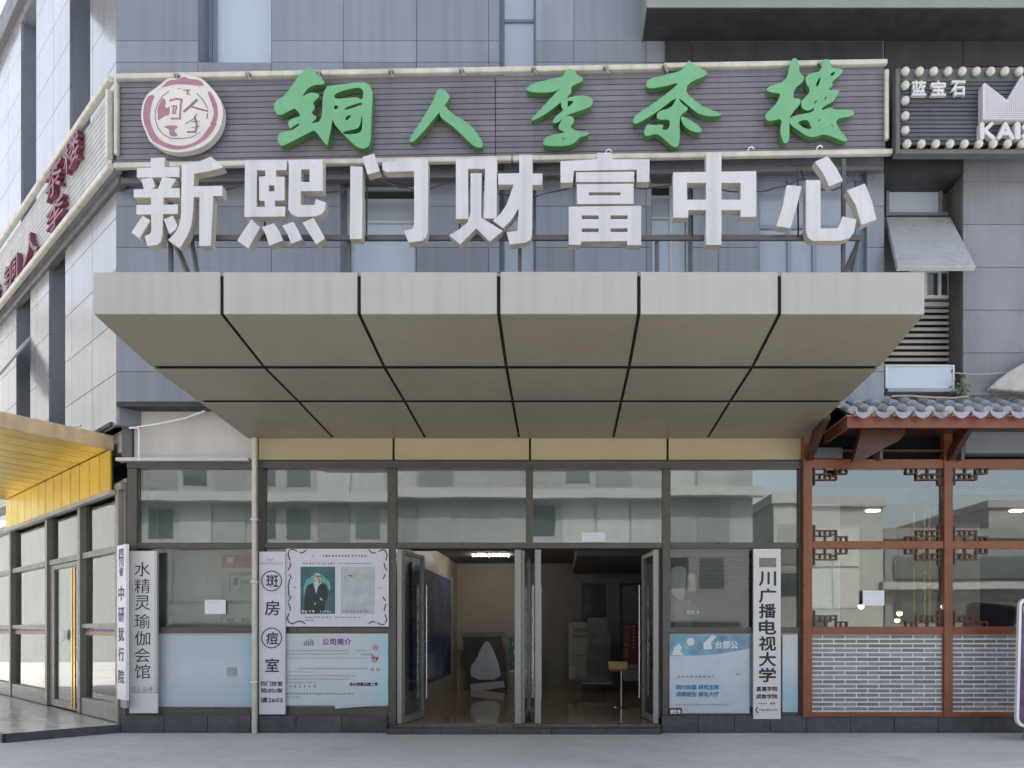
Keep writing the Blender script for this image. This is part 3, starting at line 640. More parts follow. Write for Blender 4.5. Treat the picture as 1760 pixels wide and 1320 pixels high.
GREENP = dict(
 copper=[(460, 120, .22727), [
  [(300, 40), (372, 36), (395, 85), (452, 138), (455, 165), (352, 170), (285, 245), (300, 320), (200, 355), (120, 400), (90, 380), (72, 330), (90, 285), (160, 250)],
  [[(205, 320), (330, 225), (405, 230), (418, 258), (362, 300), (388, 335), (350, 385), (408, 408), (350, 460), (330, 500), (190, 505), (180, 428), (275, 405), (270, 380)], [(200, 500), (215, 480), (270, 452), (262, 475), (225, 498)]],
  [(105, 545), (140, 520), (200, 515), (300, 475), (420, 440), (510, 440), (480, 620), (462, 618), (385, 505), (350, 520), (150, 625), (120, 620), (105, 590)],
  [(440, 250), (470, 178), (525, 175), (530, 280), (525, 350), (512, 440), (480, 620), (440, 500), (400, 470), (440, 400)],
  [[(470, 182), (600, 165), (740, 150), (785, 165), (808, 205), (815, 250), (800, 480), (800, 632), (712, 655), (600, 545), (505, 440), (500, 300)], [(528, 278), (525, 240), (620, 205), (745, 185), (742, 292), (700, 262), (640, 268)], [(600, 350), (650, 325), (735, 300), (738, 318), (690, 335), (610, 362)], [(605, 432), (625, 400), (660, 395), (630, 435)], [(525, 352), (530, 320), (562, 330), (545, 355)], [(582, 520), (700, 500), (722, 470), (735, 380), (738, 500), (715, 535), (605, 542)]]]],
 man=[(460, 120, .22727), [
  [(1292, 200), (1345, 197), (1388, 250), (1385, 275), (1290, 400), (1120, 600), (1090, 592), (1085, 572), (1180, 430), (1275, 270)],
  [(1330, 335), (1360, 325), (1390, 375), (1540, 460), (1635, 590), (1638, 630), (1610, 640), (1560, 625), (1430, 490), (1300, 400)]]],
 plum=[(890, 110, .20455), [
  [(75, 260), (130, 222), (260, 190), (385, 165), (390, 130), (430, 98), (475, 108), (495, 155), (542, 172), (545, 208), (470, 235), (440, 262), (455, 295), (420, 330), (360, 380), (250, 470), (120, 540), (118, 520), (160, 470), (230, 400), (300, 320), (370, 255), (320, 290), (240, 300), (140, 298), (80, 285)],
  [(355, 350), (420, 310), (420, 420), (400, 450), (370, 440)],
  [(410, 350), (470, 330), (560, 325), (610, 340), (632, 375), (610, 420), (500, 460), (400, 490), (350, 545), (300, 558), (288, 530), (370, 455), (490, 370), (415, 370)],
  [[(385, 500), (440, 492), (475, 520), (465, 560), (435, 585), (490, 625), (592, 628), (592, 655), (515, 670), (490, 710), (420, 748), (230, 745), (213, 720), (225, 680), (290, 650), (410, 635), (340, 605), (345, 570)], [(370, 690), (385, 678), (400, 684), (385, 692)]]]],
 tea=[(890, 110, .20455), [
  [(1070, 215), (1090, 185), (1180, 165), (1365, 120), (1400, 60), (1425, 28), (1445, 55), (1570, 120), (1580, 155), (1420, 215), (1395, 290), (1450, 350), (1560, 430), (1692, 470), (1692, 495), (1530, 495), (1430, 420), (1325, 325), (1200, 430), (1080, 510), (970, 568), (958, 530), (985, 480), (1130, 390), (1280, 275), (1350, 210), (1220, 250), (1090, 268), (1070, 245)],
  [[(1325, 330), (1360, 390), (1430, 435), (1360, 480), (1345, 520), (1350, 700), (1330, 755), (1280, 748), (1165, 632), (1070, 668), (1048, 640), (1060, 590), (1085, 558), (1110, 575), (1220, 560), (1195, 610), (1255, 610), (1275, 520), (1170, 528), (1152, 490), (1175, 450), (1280, 430)]],
  [(1350, 498), (1390, 503), (1500, 570), (1532, 610), (1515, 635), (1440, 622), (1375, 570)]]],
 house=[(1280, 100, .14773), [
  [(505, 112), (545, 80), (582, 105), (598, 180), (600, 262), (657, 295), (645, 355), (545, 430), (522, 552), (600, 545), (625, 600), (490, 740), (485, 900), (487, 1030), (430, 1080), (390, 990), (380, 900), (405, 775), (265, 812), (215, 792), (200, 750), (240, 700), (330, 620), (395, 490), (310, 487), (212, 460), (250, 410), (450, 345), (480, 200)],
  [[(655, 350), (700, 262), (850, 245), (860, 110), (905, 98), (960, 112), (960, 205), (1080, 203), (1102, 235), (1060, 290), (985, 350), (972, 375), (995, 400), (915, 460), (1040, 443), (1062, 480), (1010, 545), (1000, 580), (865, 650), (850, 692), (960, 648), (1010, 685), (1190, 678), (1235, 715), (1210, 755), (1005, 782), (1050, 900), (1155, 1015), (1135, 1060), (890, 950), (780, 995), (690, 988), (600, 925), (488, 850), (488, 755), (760, 710), (770, 650), (705, 698), (630, 665), (615, 600), (640, 560), (738, 465)],
   [(790, 380), (830, 310), (848, 303), (815, 410), (792, 415)], [(948, 290), (970, 252), (1015, 243), (990, 290)], [(883, 562), (905, 520), (912, 535), (890, 572)], [(765, 612), (790, 570), (802, 578), (780, 612)], [(575, 830), (620, 800), (700, 795), (725, 860), (745, 895), (700, 905), (640, 885)], [(808, 808), (840, 778), (836, 810)], [(960, 850), (975, 843), (987, 882)]]]])
for k, (tf, polys) in GREENP.items():
    face, side = MB(), MB()
    for i, p in enumerate(polys):
        loops = p if isinstance(p[0][0], (tuple, list)) else [p]
        loops = [chaikin(zoomed(*tf, lp), 2) for lp in loops]
        face.poly(loops, fr, -.150 - .0025 * i); side.sides(loops, fr, -.149 - .0025 * i, -.045)
    ch = face.build('character', GREEN, TB); side.build('letter_return', GREENS, ch)
# emblem
et = (235, 125, .12126)
E0 = [(750, 118), (790, 150), (900, 160), (1010, 200), (1110, 300), (1200, 400), (1270, 530), (1292, 650), (1280, 780), (1240, 900), (1160, 1020), (1060, 1110), (950, 1170), (800, 1210), (650, 1225), (520, 1205), (410, 1165), (330, 1110), (260, 1070), (220, 960), (170, 850), (143, 740), (150, 620), (180, 500), (240, 400), (330, 340), (420, 270), (510, 195), (570, 178), (660, 200), (710, 170), (725, 130)]
ol = chaikin(zoomed(*et, E0), 2)
em = MB().poly(ol, fr, -.16, -.052).build('emblem', EMBL, TB)
pm = MB()
for lp in ([(1220, 790), (1150, 930), (1060, 1040), (930, 1120), (780, 1175), (640, 1190), (500, 1165), (400, 1120), (290, 1060), (240, 940), (190, 830), (172, 720), (180, 600), (215, 490), (255, 430), (345, 422), (300, 520), (275, 640), (270, 770), (310, 910), (385, 1030), (500, 1100), (640, 1135), (800, 1125), (930, 1070), (1040, 960), (1105, 850)],
           [(1070, 380), (1110, 370), (1180, 480), (1220, 600), (1218, 770), (1160, 830), (1100, 850), (1150, 760), (1165, 640), (1120, 510)],
           [(340, 380), (440, 310), (530, 215), (660, 210), (755, 160), (800, 200), (960, 210), (1040, 290), (960, 300), (800, 275), (620, 275), (520, 300), (420, 320)],
           [(455, 450), (500, 520), (470, 590), (520, 610), (545, 570), (550, 660), (525, 720), (500, 700), (400, 772), (378, 770), (385, 680), (372, 660), (385, 580)],
           [(450, 870), (520, 850), (640, 848), (662, 885), (600, 910), (670, 1005), (540, 1000), (545, 900)]):
    pm.poly(chaikin(zoomed(*et, lp), 1), fr, -.163)
for pts, w in (([(552, 500), (640, 478), (715, 490), (700, 560), (690, 755), (575, 752)], 26), ([(580, 580), (640, 575)], 12), ([(605, 580), (590, 680)], 22), ([(640, 590), (620, 680)], 22)):
    stroke(pm, zoomed(*et, pts), w * et[2], fr, -.1635)
pm.build('emblem_print', PINK, em)
gm = MB()
for pts, w in (([(755, 650), (920, 500)], 34), ([(860, 590), (960, 620), (1075, 650)], 22), ([(770, 825), (880, 760), (925, 690)], 12), ([(900, 730), (930, 870), (905, 940), (800, 942)], 24), ([(860, 800), (960, 790)], 12), ([(860, 880), (960, 860)], 12), ([(740, 358), (830, 356)], 12), ([(800, 360), (785, 415)], 12), ([(790, 370), (825, 425)], 12), ([(660, 338), (710, 332)], 8), ([(1075, 690), (1065, 750)], 16),
               ([(535, 370), (450, 440), (385, 540), (345, 640), (345, 760), (380, 880), (450, 970), (560, 1030), (700, 1035), (850, 1015), (965, 950)], 10), ([(925, 405), (1000, 480), (1050, 560), (1075, 610)], 12)):
    stroke(gm, zoomed(*et, pts), w * et[2], fr, -.1645)
gm.build('emblem_print', mat('mauve ink', (.22, .13, .18), .5), em)

# ------------------------------------------------------------------ big white letters on the canopy
DL = 9.8; fr = PX(DL)
BL = thing('letter_sign', 'row of seven huge silver white block characters standing on a pipe frame over the canopy', 'sign', at(870, 467, DL))
z1, z2, z3, z4 = (200, 250, .20455), (560, 250, .21591), (940, 250, .18182), (1240, 250, .17045)
WHITEP = [
 (z1, [[(288, 105), (405, 100), (405, 200), (290, 200)], [(172, 190), (530, 182), (530, 265), (172, 270)], [(208, 285), (300, 268), (328, 345), (290, 372), (235, 380)], [(388, 265), (505, 285), (450, 375), (350, 372)], [(148, 372), (535, 362), (535, 440), (148, 440)], [(290, 380), (400, 375), (390, 760), (375, 815), (345, 838), (265, 850), (240, 765), (285, 745), (297, 720)], [(172, 505), (520, 500), (520, 578), (172, 585)], [(225, 595), (290, 635), (200, 785), (132, 735)], [(403, 625), (480, 595), (518, 680), (500, 715), (450, 750)],
       [(555, 165), (690, 145), (800, 100), (905, 190), (790, 222), (660, 245), (655, 350), (895, 345), (895, 430), (820, 430), (800, 850), (702, 850), (705, 440), (655, 440), (650, 560), (635, 680), (600, 770), (540, 868), (440, 800), (500, 740), (530, 680), (548, 600)]]),
 (z1, [[[(1080, 122), (1430, 118), (1430, 205), (1340, 208), (1340, 262), (1412, 262), (1412, 460), (1330, 462), (1330, 512), (1420, 512), (1415, 595), (1075, 600)], [(1180, 208), (1250, 208), (1250, 258), (1198, 262), (1198, 460), (1246, 465), (1246, 515), (1178, 515)], [(1280, 333), (1328, 333), (1328, 385), (1280, 385)]],
       [[(1450, 145), (1475, 120), (1735, 118), (1735, 382), (1548, 385), (1550, 500), (1665, 500), (1675, 450), (1762, 480), (1750, 545), (1720, 580), (1670, 597), (1520, 600), (1475, 580), (1445, 540)], [(1552, 200), (1622, 200), (1622, 308), (1552, 305)]],
       [(1135, 620), (1208, 690), (1110, 865), (1015, 800)], [(1225, 688), (1325, 655), (1370, 720), (1400, 800), (1285, 845), (1260, 760)], [(1395, 675), (1490, 645), (1530, 715), (1562, 792), (1470, 830), (1440, 750)], [(1565, 650), (1660, 612), (1755, 785), (1680, 835)]]),
 (z2, [[(195, 165), (292, 168), (290, 745), (190, 745)], [(290, 92), (385, 65), (430, 205), (332, 232)], [(450, 135), (780, 98), (815, 130), (812, 690), (798, 735), (765, 760), (660, 775), (620, 680), (690, 665), (703, 630), (703, 205), (480, 212), (450, 195)]]),
 (z2, [[(1035, 108), (1362, 100), (1360, 582), (1255, 580), (1268, 185), (1132, 185), (1135, 585), (1035, 585)], [(1152, 220), (1240, 220), (1238, 575), (1410, 680), (1305, 765), (1197, 660), (1070, 788), (980, 715), (1060, 670), (1125, 615), (1152, 540)], [(1540, 75), (1645, 75), (1645, 225), (1725, 225), (1722, 312), (1645, 315), (1640, 720), (1625, 755), (1590, 775), (1465, 790), (1440, 690), (1525, 680), (1535, 500), (1480, 590), (1412, 660), (1330, 600), (1390, 545), (1440, 470), (1495, 312), (1372, 312), (1372, 225), (1540, 222)]]),
 (z3, [[(470, 72), (615, 68), (620, 130), (972, 130), (968, 345), (850, 345), (850, 228), (255, 238), (245, 350), (128, 352), (128, 148), (475, 128)], [(275, 255), (825, 248), (825, 345), (275, 345)], [[(282, 368), (820, 362), (820, 552), (285, 555)], [(398, 443), (695, 443), (695, 472), (398, 472)]],
       [[(205, 580), (892, 572), (890, 945), (760, 945), (755, 905), (325, 910), (322, 940), (205, 940)], [(330, 663), (488, 663), (488, 698), (330, 698)], [(602, 663), (762, 663), (762, 698), (602, 698)], [(330, 785), (487, 785), (487, 820), (330, 820)], [(602, 785), (760, 785), (760, 820), (602, 820)]]]),
 ((0, 0, 1), [[[(1157, 296), (1300, 294), (1300, 372), (1273, 373), (1273, 361), (1183, 361), (1183, 374), (1157, 374)], [(1181, 314), (1273, 314), (1273, 343), (1181, 343)]], [(1214, 262), (1240, 262), (1240, 421), (1213, 421)]]),
 (z4, [[(660, 398), (810, 410), (770, 580), (695, 835), (552, 812), (615, 620)], [(852, 348), (998, 350), (1000, 838), (1170, 835), (1195, 790), (1222, 715), (1362, 745), (1340, 860), (1300, 930), (1200, 960), (920, 962), (870, 930), (850, 860)], [(940, 165), (1070, 108), (1160, 230), (1225, 355), (1085, 415), (1030, 290)], [(1262, 455), (1445, 385), (1515, 560), (1562, 748), (1410, 805), (1350, 600)]])]
for tf, polys in WHITEP:
    face, side = MB(), MB()
    for i, p in enumerate(polys):
        loops = p if isinstance(p[0][0], (tuple, list)) else [p]
        loops = [zoomed(*tf, lp) for lp in loops]
        c0 = -.0022 * i; face.poly(loops, fr, c0, c0 + .012); side.sides(loops, fr, c0 + .013, c0 + .125)
    ch = face.build('character', LETTER, BL, bevel=.003); side.build('letter_return', LETTERS, ch)
rm = MB(); yb = .19
zr = Z(409, DL + yb)
rm.box(X(262, DL + yb), X(1484, DL + yb), DL - 12 + yb - .025, DL - 12 + yb + .025, zr - .035, zr + .035)
rm.build('rail', PIPE, BL, bevel=.01)
for px, q0, q1 in ((290, 340, 470), (598, 330, 470), (893, 330, 470), (1130, 330, 470), (1452, 270, 470)):
    zz = EYE + (HY - q0) * (DL + yb) / F
    MB().box(X(px, DL + yb) - .025, X(px, DL + yb) + .025, DL - 12 + yb + .03, DL - 12 + yb + .08, zt_ - .009, zr if px in (598, 1130) else zz).build('post', PIPE, BL, bevel=.006)
for x0, x1 in ((297, 372), (327, 358), (1480, 1398), (1478, 1440)):
    MB().tube([(X(x0, DL + yb), DL - 12 + yb + .02, zr), (X(x1, DL + yb), DL - 12 + yb + .05, zt_ - .01)], .036, 4).build('brace', PIPE, BL)
for px in (240, 420, 462, 545, 625, 795, 880, 1000, 1075, 1226, 1385):
    MB().box(X(px, DL) - .012, X(px, DL) + .012, DL - 12 + .125, DL - 12 + yb - .026, zr - .02, zr + .02).build('bracket', PIPE, BL)

wr_ = random.Random(4)
for x0, x1, yy in ((262, 470, 300), (455, 640, 306), (630, 800, 300), (790, 1010, 312), (1000, 1210, 298), (1190, 1380, 306), (1372, 1476, 300)):
    pts = []
    for k in range(13):
        t = k / 12; pts.append((X(x0 + (x1 - x0) * t, DL + .3), DL - 12 + .3, EYE + (HY - yy - 26 * math.sin(math.pi * t) * wr_.uniform(.9, 1.1)) * (DL + .3) / F))
    pts[0] = (pts[0][0], pts[0][1] - .12, pts[0][2]); MB().tube(pts, .009, 5).build('wire', BLACK, BL)
for px in (262, 455, 630, 790, 1000, 1190, 1372): MB().tube([(X(px, DL + .16), DL - 12 + .18, EYE + (HY - 300) * (DL + .3) / F), (X(px, DL + .16), DL - 12 + .16, zr)], .012, 6).build('wire', BLACK, BL)

# ------------------------------------------------------------------ crown sign at the right
DK = 11.25; fr = PX(DK)
KS = thing('crown_sign', 'dark slatted sign edged with round bulbs, with a pale crown over the letters KAIS', 'sign', at(1640, 190, DK))
kb = MB()
for k in range(15): kb.slab(fr, 1545, 1830, 141 + k * 7.3, 146.9 + k * 7.3, 0, .05)
kb.build('board', mat('dark slat', (.075, .08, .095), .42, var=.12, island=.15, streak=.15), KS, bevel=.006)
MB().slab(fr, 1541, 1834, 118, 265, .052, .09).build('backing', BLACK, KS)
MB().slab(fr, 1537, 1544.5, 122, 268, -.06, .09).slab(fr, 1544.5, 1834, 260.5, 268, -.06, .09).slab(fr, 1544.5, 1834, 119, 140, -.01, .05).build('frame', mat('green grey frame', (.10, .115, .115), .5, var=.12), KS, bevel=.01)
def dome(r, n=12, k=5):
    v, f = [], []
    for i in range(k + 1):
        th = math.pi * .62 * i / k
        for j in range(n): v.append((r * math.sin(th) * math.cos(2 * math.pi * j / n), -r * math.cos(th) - .02, r * math.sin(th) * math.sin(2 * math.pi * j / n)))
    for i in range(k):
        for j in range(n): f.append((i * n + j, i * n + (j + 1) % n, (i + 1) * n + (j + 1) % n, (i + 1) * n + j))
    return v, f
BULB = mat('frosted bulb', (.50, .49, .44), .35, var=.25, scale=2.2, coat=.3)
pts = [(1552 + 24.3 * k, 129) for k in range(11)] + [(1552, y) for y in (153, 179, 205, 230)] + [(1555 + 24.5 * k, 253) for k in range(11)]
b0 = None
for px, py in pts:
    c_ = Vector(fr(px, py, -.05))
    if b0 is None:
        v, f = dome(.062); m_ = MB().add([Vector(p) + c_ for p in v], f); m_.tube([c_ + Vector((0, .0, 0)), c_ + Vector((0, .09, 0))], .03, 8)
        b0 = m_.build('bulb', BULB, KS, smooth=True); bp0 = c_
    else:
        o = b0.copy(); COL.objects.link(o); o.location = Vector(b0.location) + (c_ - bp0)
cr = MB().poly([(1680, 157), (1683.5, 153.5), (1721.5, 183), (1747.5, 140), (1775, 185), (1812, 155), (1812, 216), (1680, 216)], fr, -.14, -.01).build('crown', mat('pale lilac metal', (.50, .49, .53), .4, var=.08), KS, bevel=.004)
dt = MB()
for i in range(38):
    for j in range(20):
        px, py = 1686 + i * 3.3, 213 - j * 3.5
        top = 153.5 + (px - 1683.5) * .776 if px < 1721.5 else (183 - (px - 1721.5) * 1.65 if px < 1747.5 else 140 + (px - 1747.5) * 1.63)
        if py > top + 4 and px < 1775: dt.add([fr(px - .7, py - .7, -.1415), fr(px + .7, py - .7, -.1415), fr(px + .7, py + .7, -.1415), fr(px - .7, py + .7, -.1415)], [(0, 1, 2, 3)])
dt.build('crown_perforation', INKG, cr)
lt = mat('silver letter', (.58, .58, .60), .4, var=.06)
for s, px, w in (('蓝', 1576, 24), ('宝', 1609.5, 25), ('石', 1643.5, 24)):
    m_ = MB(); text3(m_, s, fr, px, 156.5, w, 24, -.06, .05, bold=.8); m_.build('character', lt, KS)
for s, px, w in (('K', 1692, 25), ('A', 1721.5, 28), ('I', 1742, 6.5), ('S', 1761.5, 22)):
    m_ = MB(); text3(m_, s, fr, px, 232.5, w, 26, -.10, .09, bold=1.7); m_.build('letter', lt, KS)

# ------------------------------------------------------------------ sign on the wing
WSX, WSD = X(196, 11.4), 11.4
WS = WG(WSX, WSD)
wz0, wz1 = 1.6 + (HY - 291) * WSD / F, 1.6 + (HY - 141) * WSD / F
wlen = 9.5
SW = thing('corner_sign', 'cream plank sign with dark maroon characters running back along the left wing', 'sign', WS(3, wz0, 0))
wb = MB(); n = 13; hh = (wz1 - wz0 - .16) / n
for k in range(n): wb.slab(WS, .10, wlen, wz0 + .08 + k * hh, wz0 + .08 + k * hh + hh - .012, 0, .05)
wb.build('board', BOARDW, SW, bevel=.005)
MB().slab(WS, .03, wlen, wz0, wz1, .052, .12).build('backing', mat('grey backing', (.3, .3, .3)), SW)
MB().slab(WS, -.02, wlen, wz0 - .04, wz0 + .06, -.10, .0).build('rail', RAIL, SW, bevel=.02)
MB().slab(WS, -.02, wlen, wz1 - .03, wz1 + .06, -.10, .0).build('rail', RAIL, SW, bevel=.02)
MB().slab(WS, .02, .10, wz0 + .16, wz1 - .12, -.09, .0).build('rail', RAIL, SW, bevel=.015)
MB().slab(WS, -.0, wlen, wz0 - .16, wz0 - .05, .05, .2).build('lower_rail', PIPE, SW, bevel=.02)
def WSM(a, b, c): return WS(-a, b, c)
def wsz(px, py):
    t = wt(px, WSX, WSD); return t, 1.6 + (HY - py) * (WSD + U.y * t) / F
for s, p0, y0, p1, y1, hgt in (('楼', 148, 232, 119, 300, .5), ('茶', 118, 278, 86, 348, .55), ('李', 121, 340, 88, 404, .48), ('人', 76, 392, 47, 458, .52), ('铜', 41, 442, 14, 503, .55), ('桥', 6, 485, -20, 560, .6)):
    ta, za = wsz(p0, (y0 + y1) / 2 - 12); tb_, zb2 = wsz(p1, (y0 + y1) / 2 + 12)
    m_ = MB(); text3(m_, s, WSM, -(ta + tb_) / 2, (za + zb2) / 2, abs(tb_ - ta) * .9, hgt * .92, -.09, .08, up=1, bold=.006); m_.build('character', MAROON, SW)

# ------------------------------------------------------------------ vertical name boards
def name_board(name, label, px0, px1, py0, py1, d, m_, bev=.006, t=.05):
    T_ = thing(name, label, 'sign', at((px0 + px1) / 2, py1, d)); fr = PX(d)
    MB().slab(fr, px0, px1, py0, py1, 0, t).build('board', m_, T_, bevel=bev)
    return T_, fr
d = 11.86
S1, fr = name_board('name_board', 'grey white vertical board with thin black writing for a yoga hall at the building corner', 222, 269, 947, 1190, d, SIGNW)
MB().slab(fr, 222, 270, 1190.5, 1226, .005, .05).build('lower_board', SIGNW, S1, bevel=.005)
MB().slab(fr, 266, 270, 947, 1190, -.006, .05).build('edge', mat('pale edge', (.5, .5, .49)), S1)
for s, y in zip('水精灵瑜伽会馆', (978, 1007, 1036, 1067.5, 1097, 1126, 1154)): m_ = MB(); text(m_, s, fr, 245, y, 26.5, 25); m_.build('character', INK, S1)
m_ = MB()
for s, x in zip('优上品精', (229.5, 238, 249, 259)): text(m_, s, fr, x, 1184, 8, 8)
m_.build('small_writing', INKG, S1)
# white board at the near end of the wing
BW = thing('name_board', 'narrow white vertical board with blue writing on the left wing beside the yoga board', 'sign', SF(.3, .4, -.1))
def bt(px): return wt(px, sx + NV.x * .12, sdp + NV.y * .12)
BWF = WG(sx, sdp, .12)
ta, tb_ = bt(216), bt(201)
zA, zB = 1.6 + (HY - 940) * 12.1 / F, 1.6 + (HY - 1200) * 12.1 / F
MB().slab(BWF, ta, tb_, zB, zA, 0, .05).build('board', WHITE, BW, bevel=.006)
MB().slab(BWF, ta + .04, tb_ - .1, zB - .12, zB - .002, .02, .06).build('bracket', FRAMEL, BW)
def BWM(a, b, c): return BWF(-a, b, c)
m_ = MB(); w = (tb_ - ta) * .55
for s, py, k in (('四', 957, .9), ('川', 970, .9), ('省', 986, .8), ('中', 1022, 1.3), ('研', 1058, 1.3), ('犹', 1090, 1.2), ('行', 1123, 1.2), ('院', 1160, 1.2)):
    m_ = MB(); text(m_, s, BWM, -(ta + tb_) / 2, 1.6 + (HY - py) * 12.25 / F, w * min(k, 1.15), .17 * k, up=1, bold=.005); m_.build('character', INKB, BW)
S3, fr = name_board('name_board', 'tall lilac white board with two circled black characters left of the photo poster', 445, 490, 948, 1228, d, SIGNL)
for cy in (998.5, 1096.5): m_ = MB(); stroke(m_, [(467 + 17 * math.cos(k * math.pi / 18), cy + 17 * math.sin(k * math.pi / 18)) for k in range(37)], 1.7, fr, -.003); m_.build('ring', INK, S3)
for s, y, w in (('斑', 998.5, 21), ('房', 1045, 25), ('痘', 1097, 21), ('室', 1143, 23)): m_ = MB(); text(m_, s, fr, 468, y, w, w, bold=.35); m_.build('character', INK, S3)
m_ = MB()
for s, y, h in (('四门技室', 1175, 8), ('预/约/席', 1187, 8)): text(m_, s, fr, 467, y, 37, h, bold=.2)
text(m_, '请2602', fr, 467, 1203, 38, 9, bold=.25)
m_.build('writing', INK, S3)
m_ = MB(); marks(m_, fr, 459, 472, 962.5, 3.5, 3, seed=3); m_.build('small_writing', INKG, S3); m_ = MB(); marks(m_, fr, 446, 488, 968.5, 3.5, 11, seed=4); m_.build('small_writing', INKG, S3)
S4, fr = name_board('name_board', 'tall pale board with heavy black university lettering beside the brown tea house post', 1295, 1342, 943, 1236, d, SIGNW)
MB().slab(fr, 1305, 1334, 959, 975, -.0035, -.0005).build('blank_patch', mat('grey patch', (.22, .22, .21), .8, var=.2, scale=20), S4)
for s, y in zip('川广播电视大学', (994.5, 1024, 1050, 1078, 1106, 1133, 1160)): m_ = MB(); text(m_, s, fr, 1319, y, 28.5, 24, bold=.75); m_.build('character', INK, S4)
m_ = MB()
text(m_, '直属学院', fr, 1318, 1184, 36, 8, bold=.25); m_.build('small_writing', INK, S4); m_ = MB(); text(m_, '成教学院', fr, 1318, 1197, 36, 8, bold=.25); m_.build('small_writing', INK, S4); m_ = MB()
marks(m_, fr, 1304, 1319, 1209, 2.5, 5, seed=8, gap=.1); marks(m_, fr, 1324, 1334, 1209, 5, 2, seed=9); m_.build('small_writing', INK, S4); m_ = MB(); marks(m_, fr, 1305, 1336, 1220, 4.5, 9, seed=10); m_.build('small_writing', INK, S4); m_ = MB()
stroke(m_, [(1302, 1216), (1299.5, 1219), (1300, 1223), (1303, 1225)], 1.8, fr, -.003)
m_.build('phone_mark', INK, S4)

# ------------------------------------------------------------------ posters and notices
d = 11.9; fr = PX(d)
P1 = thing('poster', 'lilac poster with curly black border and a photo of a person in a dark suit', 'poster', at(580, 1077, d))
MB().slab(fr, 491, 668, 943, 1077, 0, .03).build('sheet', SIGNL, P1, bevel=.003)
pz = (480, 930, .12878)
m_ = MB()
for pts in ([(150, 115), (190, 110), (232, 135)], [(275, 150), (310, 160), (358, 122)], [(135, 130), (118, 180), (140, 250)], [(145, 290), (152, 330), (122, 385)], [(135, 445), (162, 495)], [(140, 510), (122, 600), (130, 735)], [(158, 740), (128, 800)], [(122, 830), (145, 880), (148, 930)], [(130, 970), (105, 1030), (130, 1085), (180, 1105), (240, 1075)], [(240, 1075), (290, 1068), (340, 1100)],
            [(1200, 120), (1240, 158), (1285, 155)], [(1330, 135), (1380, 115), (1415, 130)], [(1415, 130), (1443, 180), (1425, 250)], [(1400, 300), (1410, 350), (1435, 390)], [(1415, 445), (1388, 498)], [(1385, 745), (1415, 795)], [(1422, 840), (1400, 930)], [(1412, 980), (1438, 1050), (1415, 1090)], [(1310, 1090), (1350, 1110), (1398, 1112)], [(1200, 1100), (1240, 1075), (1278, 1080)]):
    stroke(m_, zoomed(*pz, pts), 1.9, fr, -.003)
for x, y in ((208, 617), (1343, 622)): stroke(m_, zoomed(*pz, [(x - 6, y), (x + 6, y)]), 1.6, fr, -.003)
marks(m_, fr, 537, 541, 955, 3, 2, seed=1); marks(m_, fr, 554, 632, 955.5, 3.6, 14, seed=2); marks(m_, fr, 521, 578, 968.5, 3, 11, seed=5); marks(m_, fr, 581, 640, 968.5, 1.6, 12, seed=6, gap=.1)
marks(m_, fr, 525, 570, 1061, 3, 10, seed=11); marks(m_, fr, 576, 621, 1061, 2.4, 10, seed=12); marks(m_, fr, 525, 540, 1066, 3, 4, seed=13); marks(m_, fr, 590, 636, 1051, 4, 8, seed=14, gap=.5)
m_.build('print', INK, P1)
MB().slab(fr, 516.5, 576, 974, 1055, -.003, -.001).build('photo', mat('teal backdrop', (.045, .12, .145), .5, var=.35, scale=2.5), P1)
MB().poly(zoomed(*pz, [(330, 720), (325, 620), (360, 520), (450, 460), (580, 460), (670, 540), (690, 640), (660, 660), (640, 580), (570, 545), (470, 550), (370, 590)]), fr, -.0035).build('photo_glow', mat('pale teal', (.16, .34, .36), .5), P1)
m_ = MB().poly(chaikin(zoomed(*pz, [(345, 720), (370, 595), (460, 560), (500, 640), (560, 560), (640, 595), (655, 760), (610, 800), (612, 965), (325, 965)]), 1), fr, -.004); m_.build('suit', mat('suit print', (.012, .028, .034), .5), P1)
MB().poly(zoomed(*pz, [(458, 575), (470, 540), (550, 540), (565, 565), (520, 600), (495, 705), (470, 620)]), fr, -.0045).poly(zoomed(*pz, [(540, 755), (555, 755), (585, 785), (570, 795), (545, 775)]), fr, -.0045).poly(zoomed(*pz, [(470, 825), (488, 825), (490, 845), (470, 845)]), fr, -.0045).build('shirt', mat('shirt print', (.42, .50, .55), .5), P1)
MB().poly(chaikin(zoomed(*pz, [(475, 425), (545, 430), (558, 470), (550, 530), (520, 550), (485, 535), (465, 490)]), 1), fr, -.005).build('face', mat('face print', (.50, .45, .28), .5), P1)
m_ = MB(); stroke(m_, zoomed(*pz, [(485, 468), (555, 470)]), 1.6, fr, -.0055); stroke(m_, zoomed(*pz, [(525, 490), (540, 560)]), 1.5, fr, -.0055); m_.build('face_lines', INK, P1)
m_ = MB(); marks(m_, fr, 519, 542, 1051, 4, 4, c=-.006, seed=20, gap=.2); marks(m_, fr, 550, 571, 1051, 3.6, 5, c=-.006, seed=21, gap=.4); m_.build('caption', WHITE, P1)
MB().slab(fr, 586, 644, 974, 1055, -.003, -.001).build('photo', mat('faded photo', (.42, .48, .49), .5, var=.16, scale=6), P1)
m_ = MB(); stroke(m_, zoomed(*pz, [(935, 460), (972, 468)]), 2, fr, -.0045); m_.build('photo_spot', INK, P1)

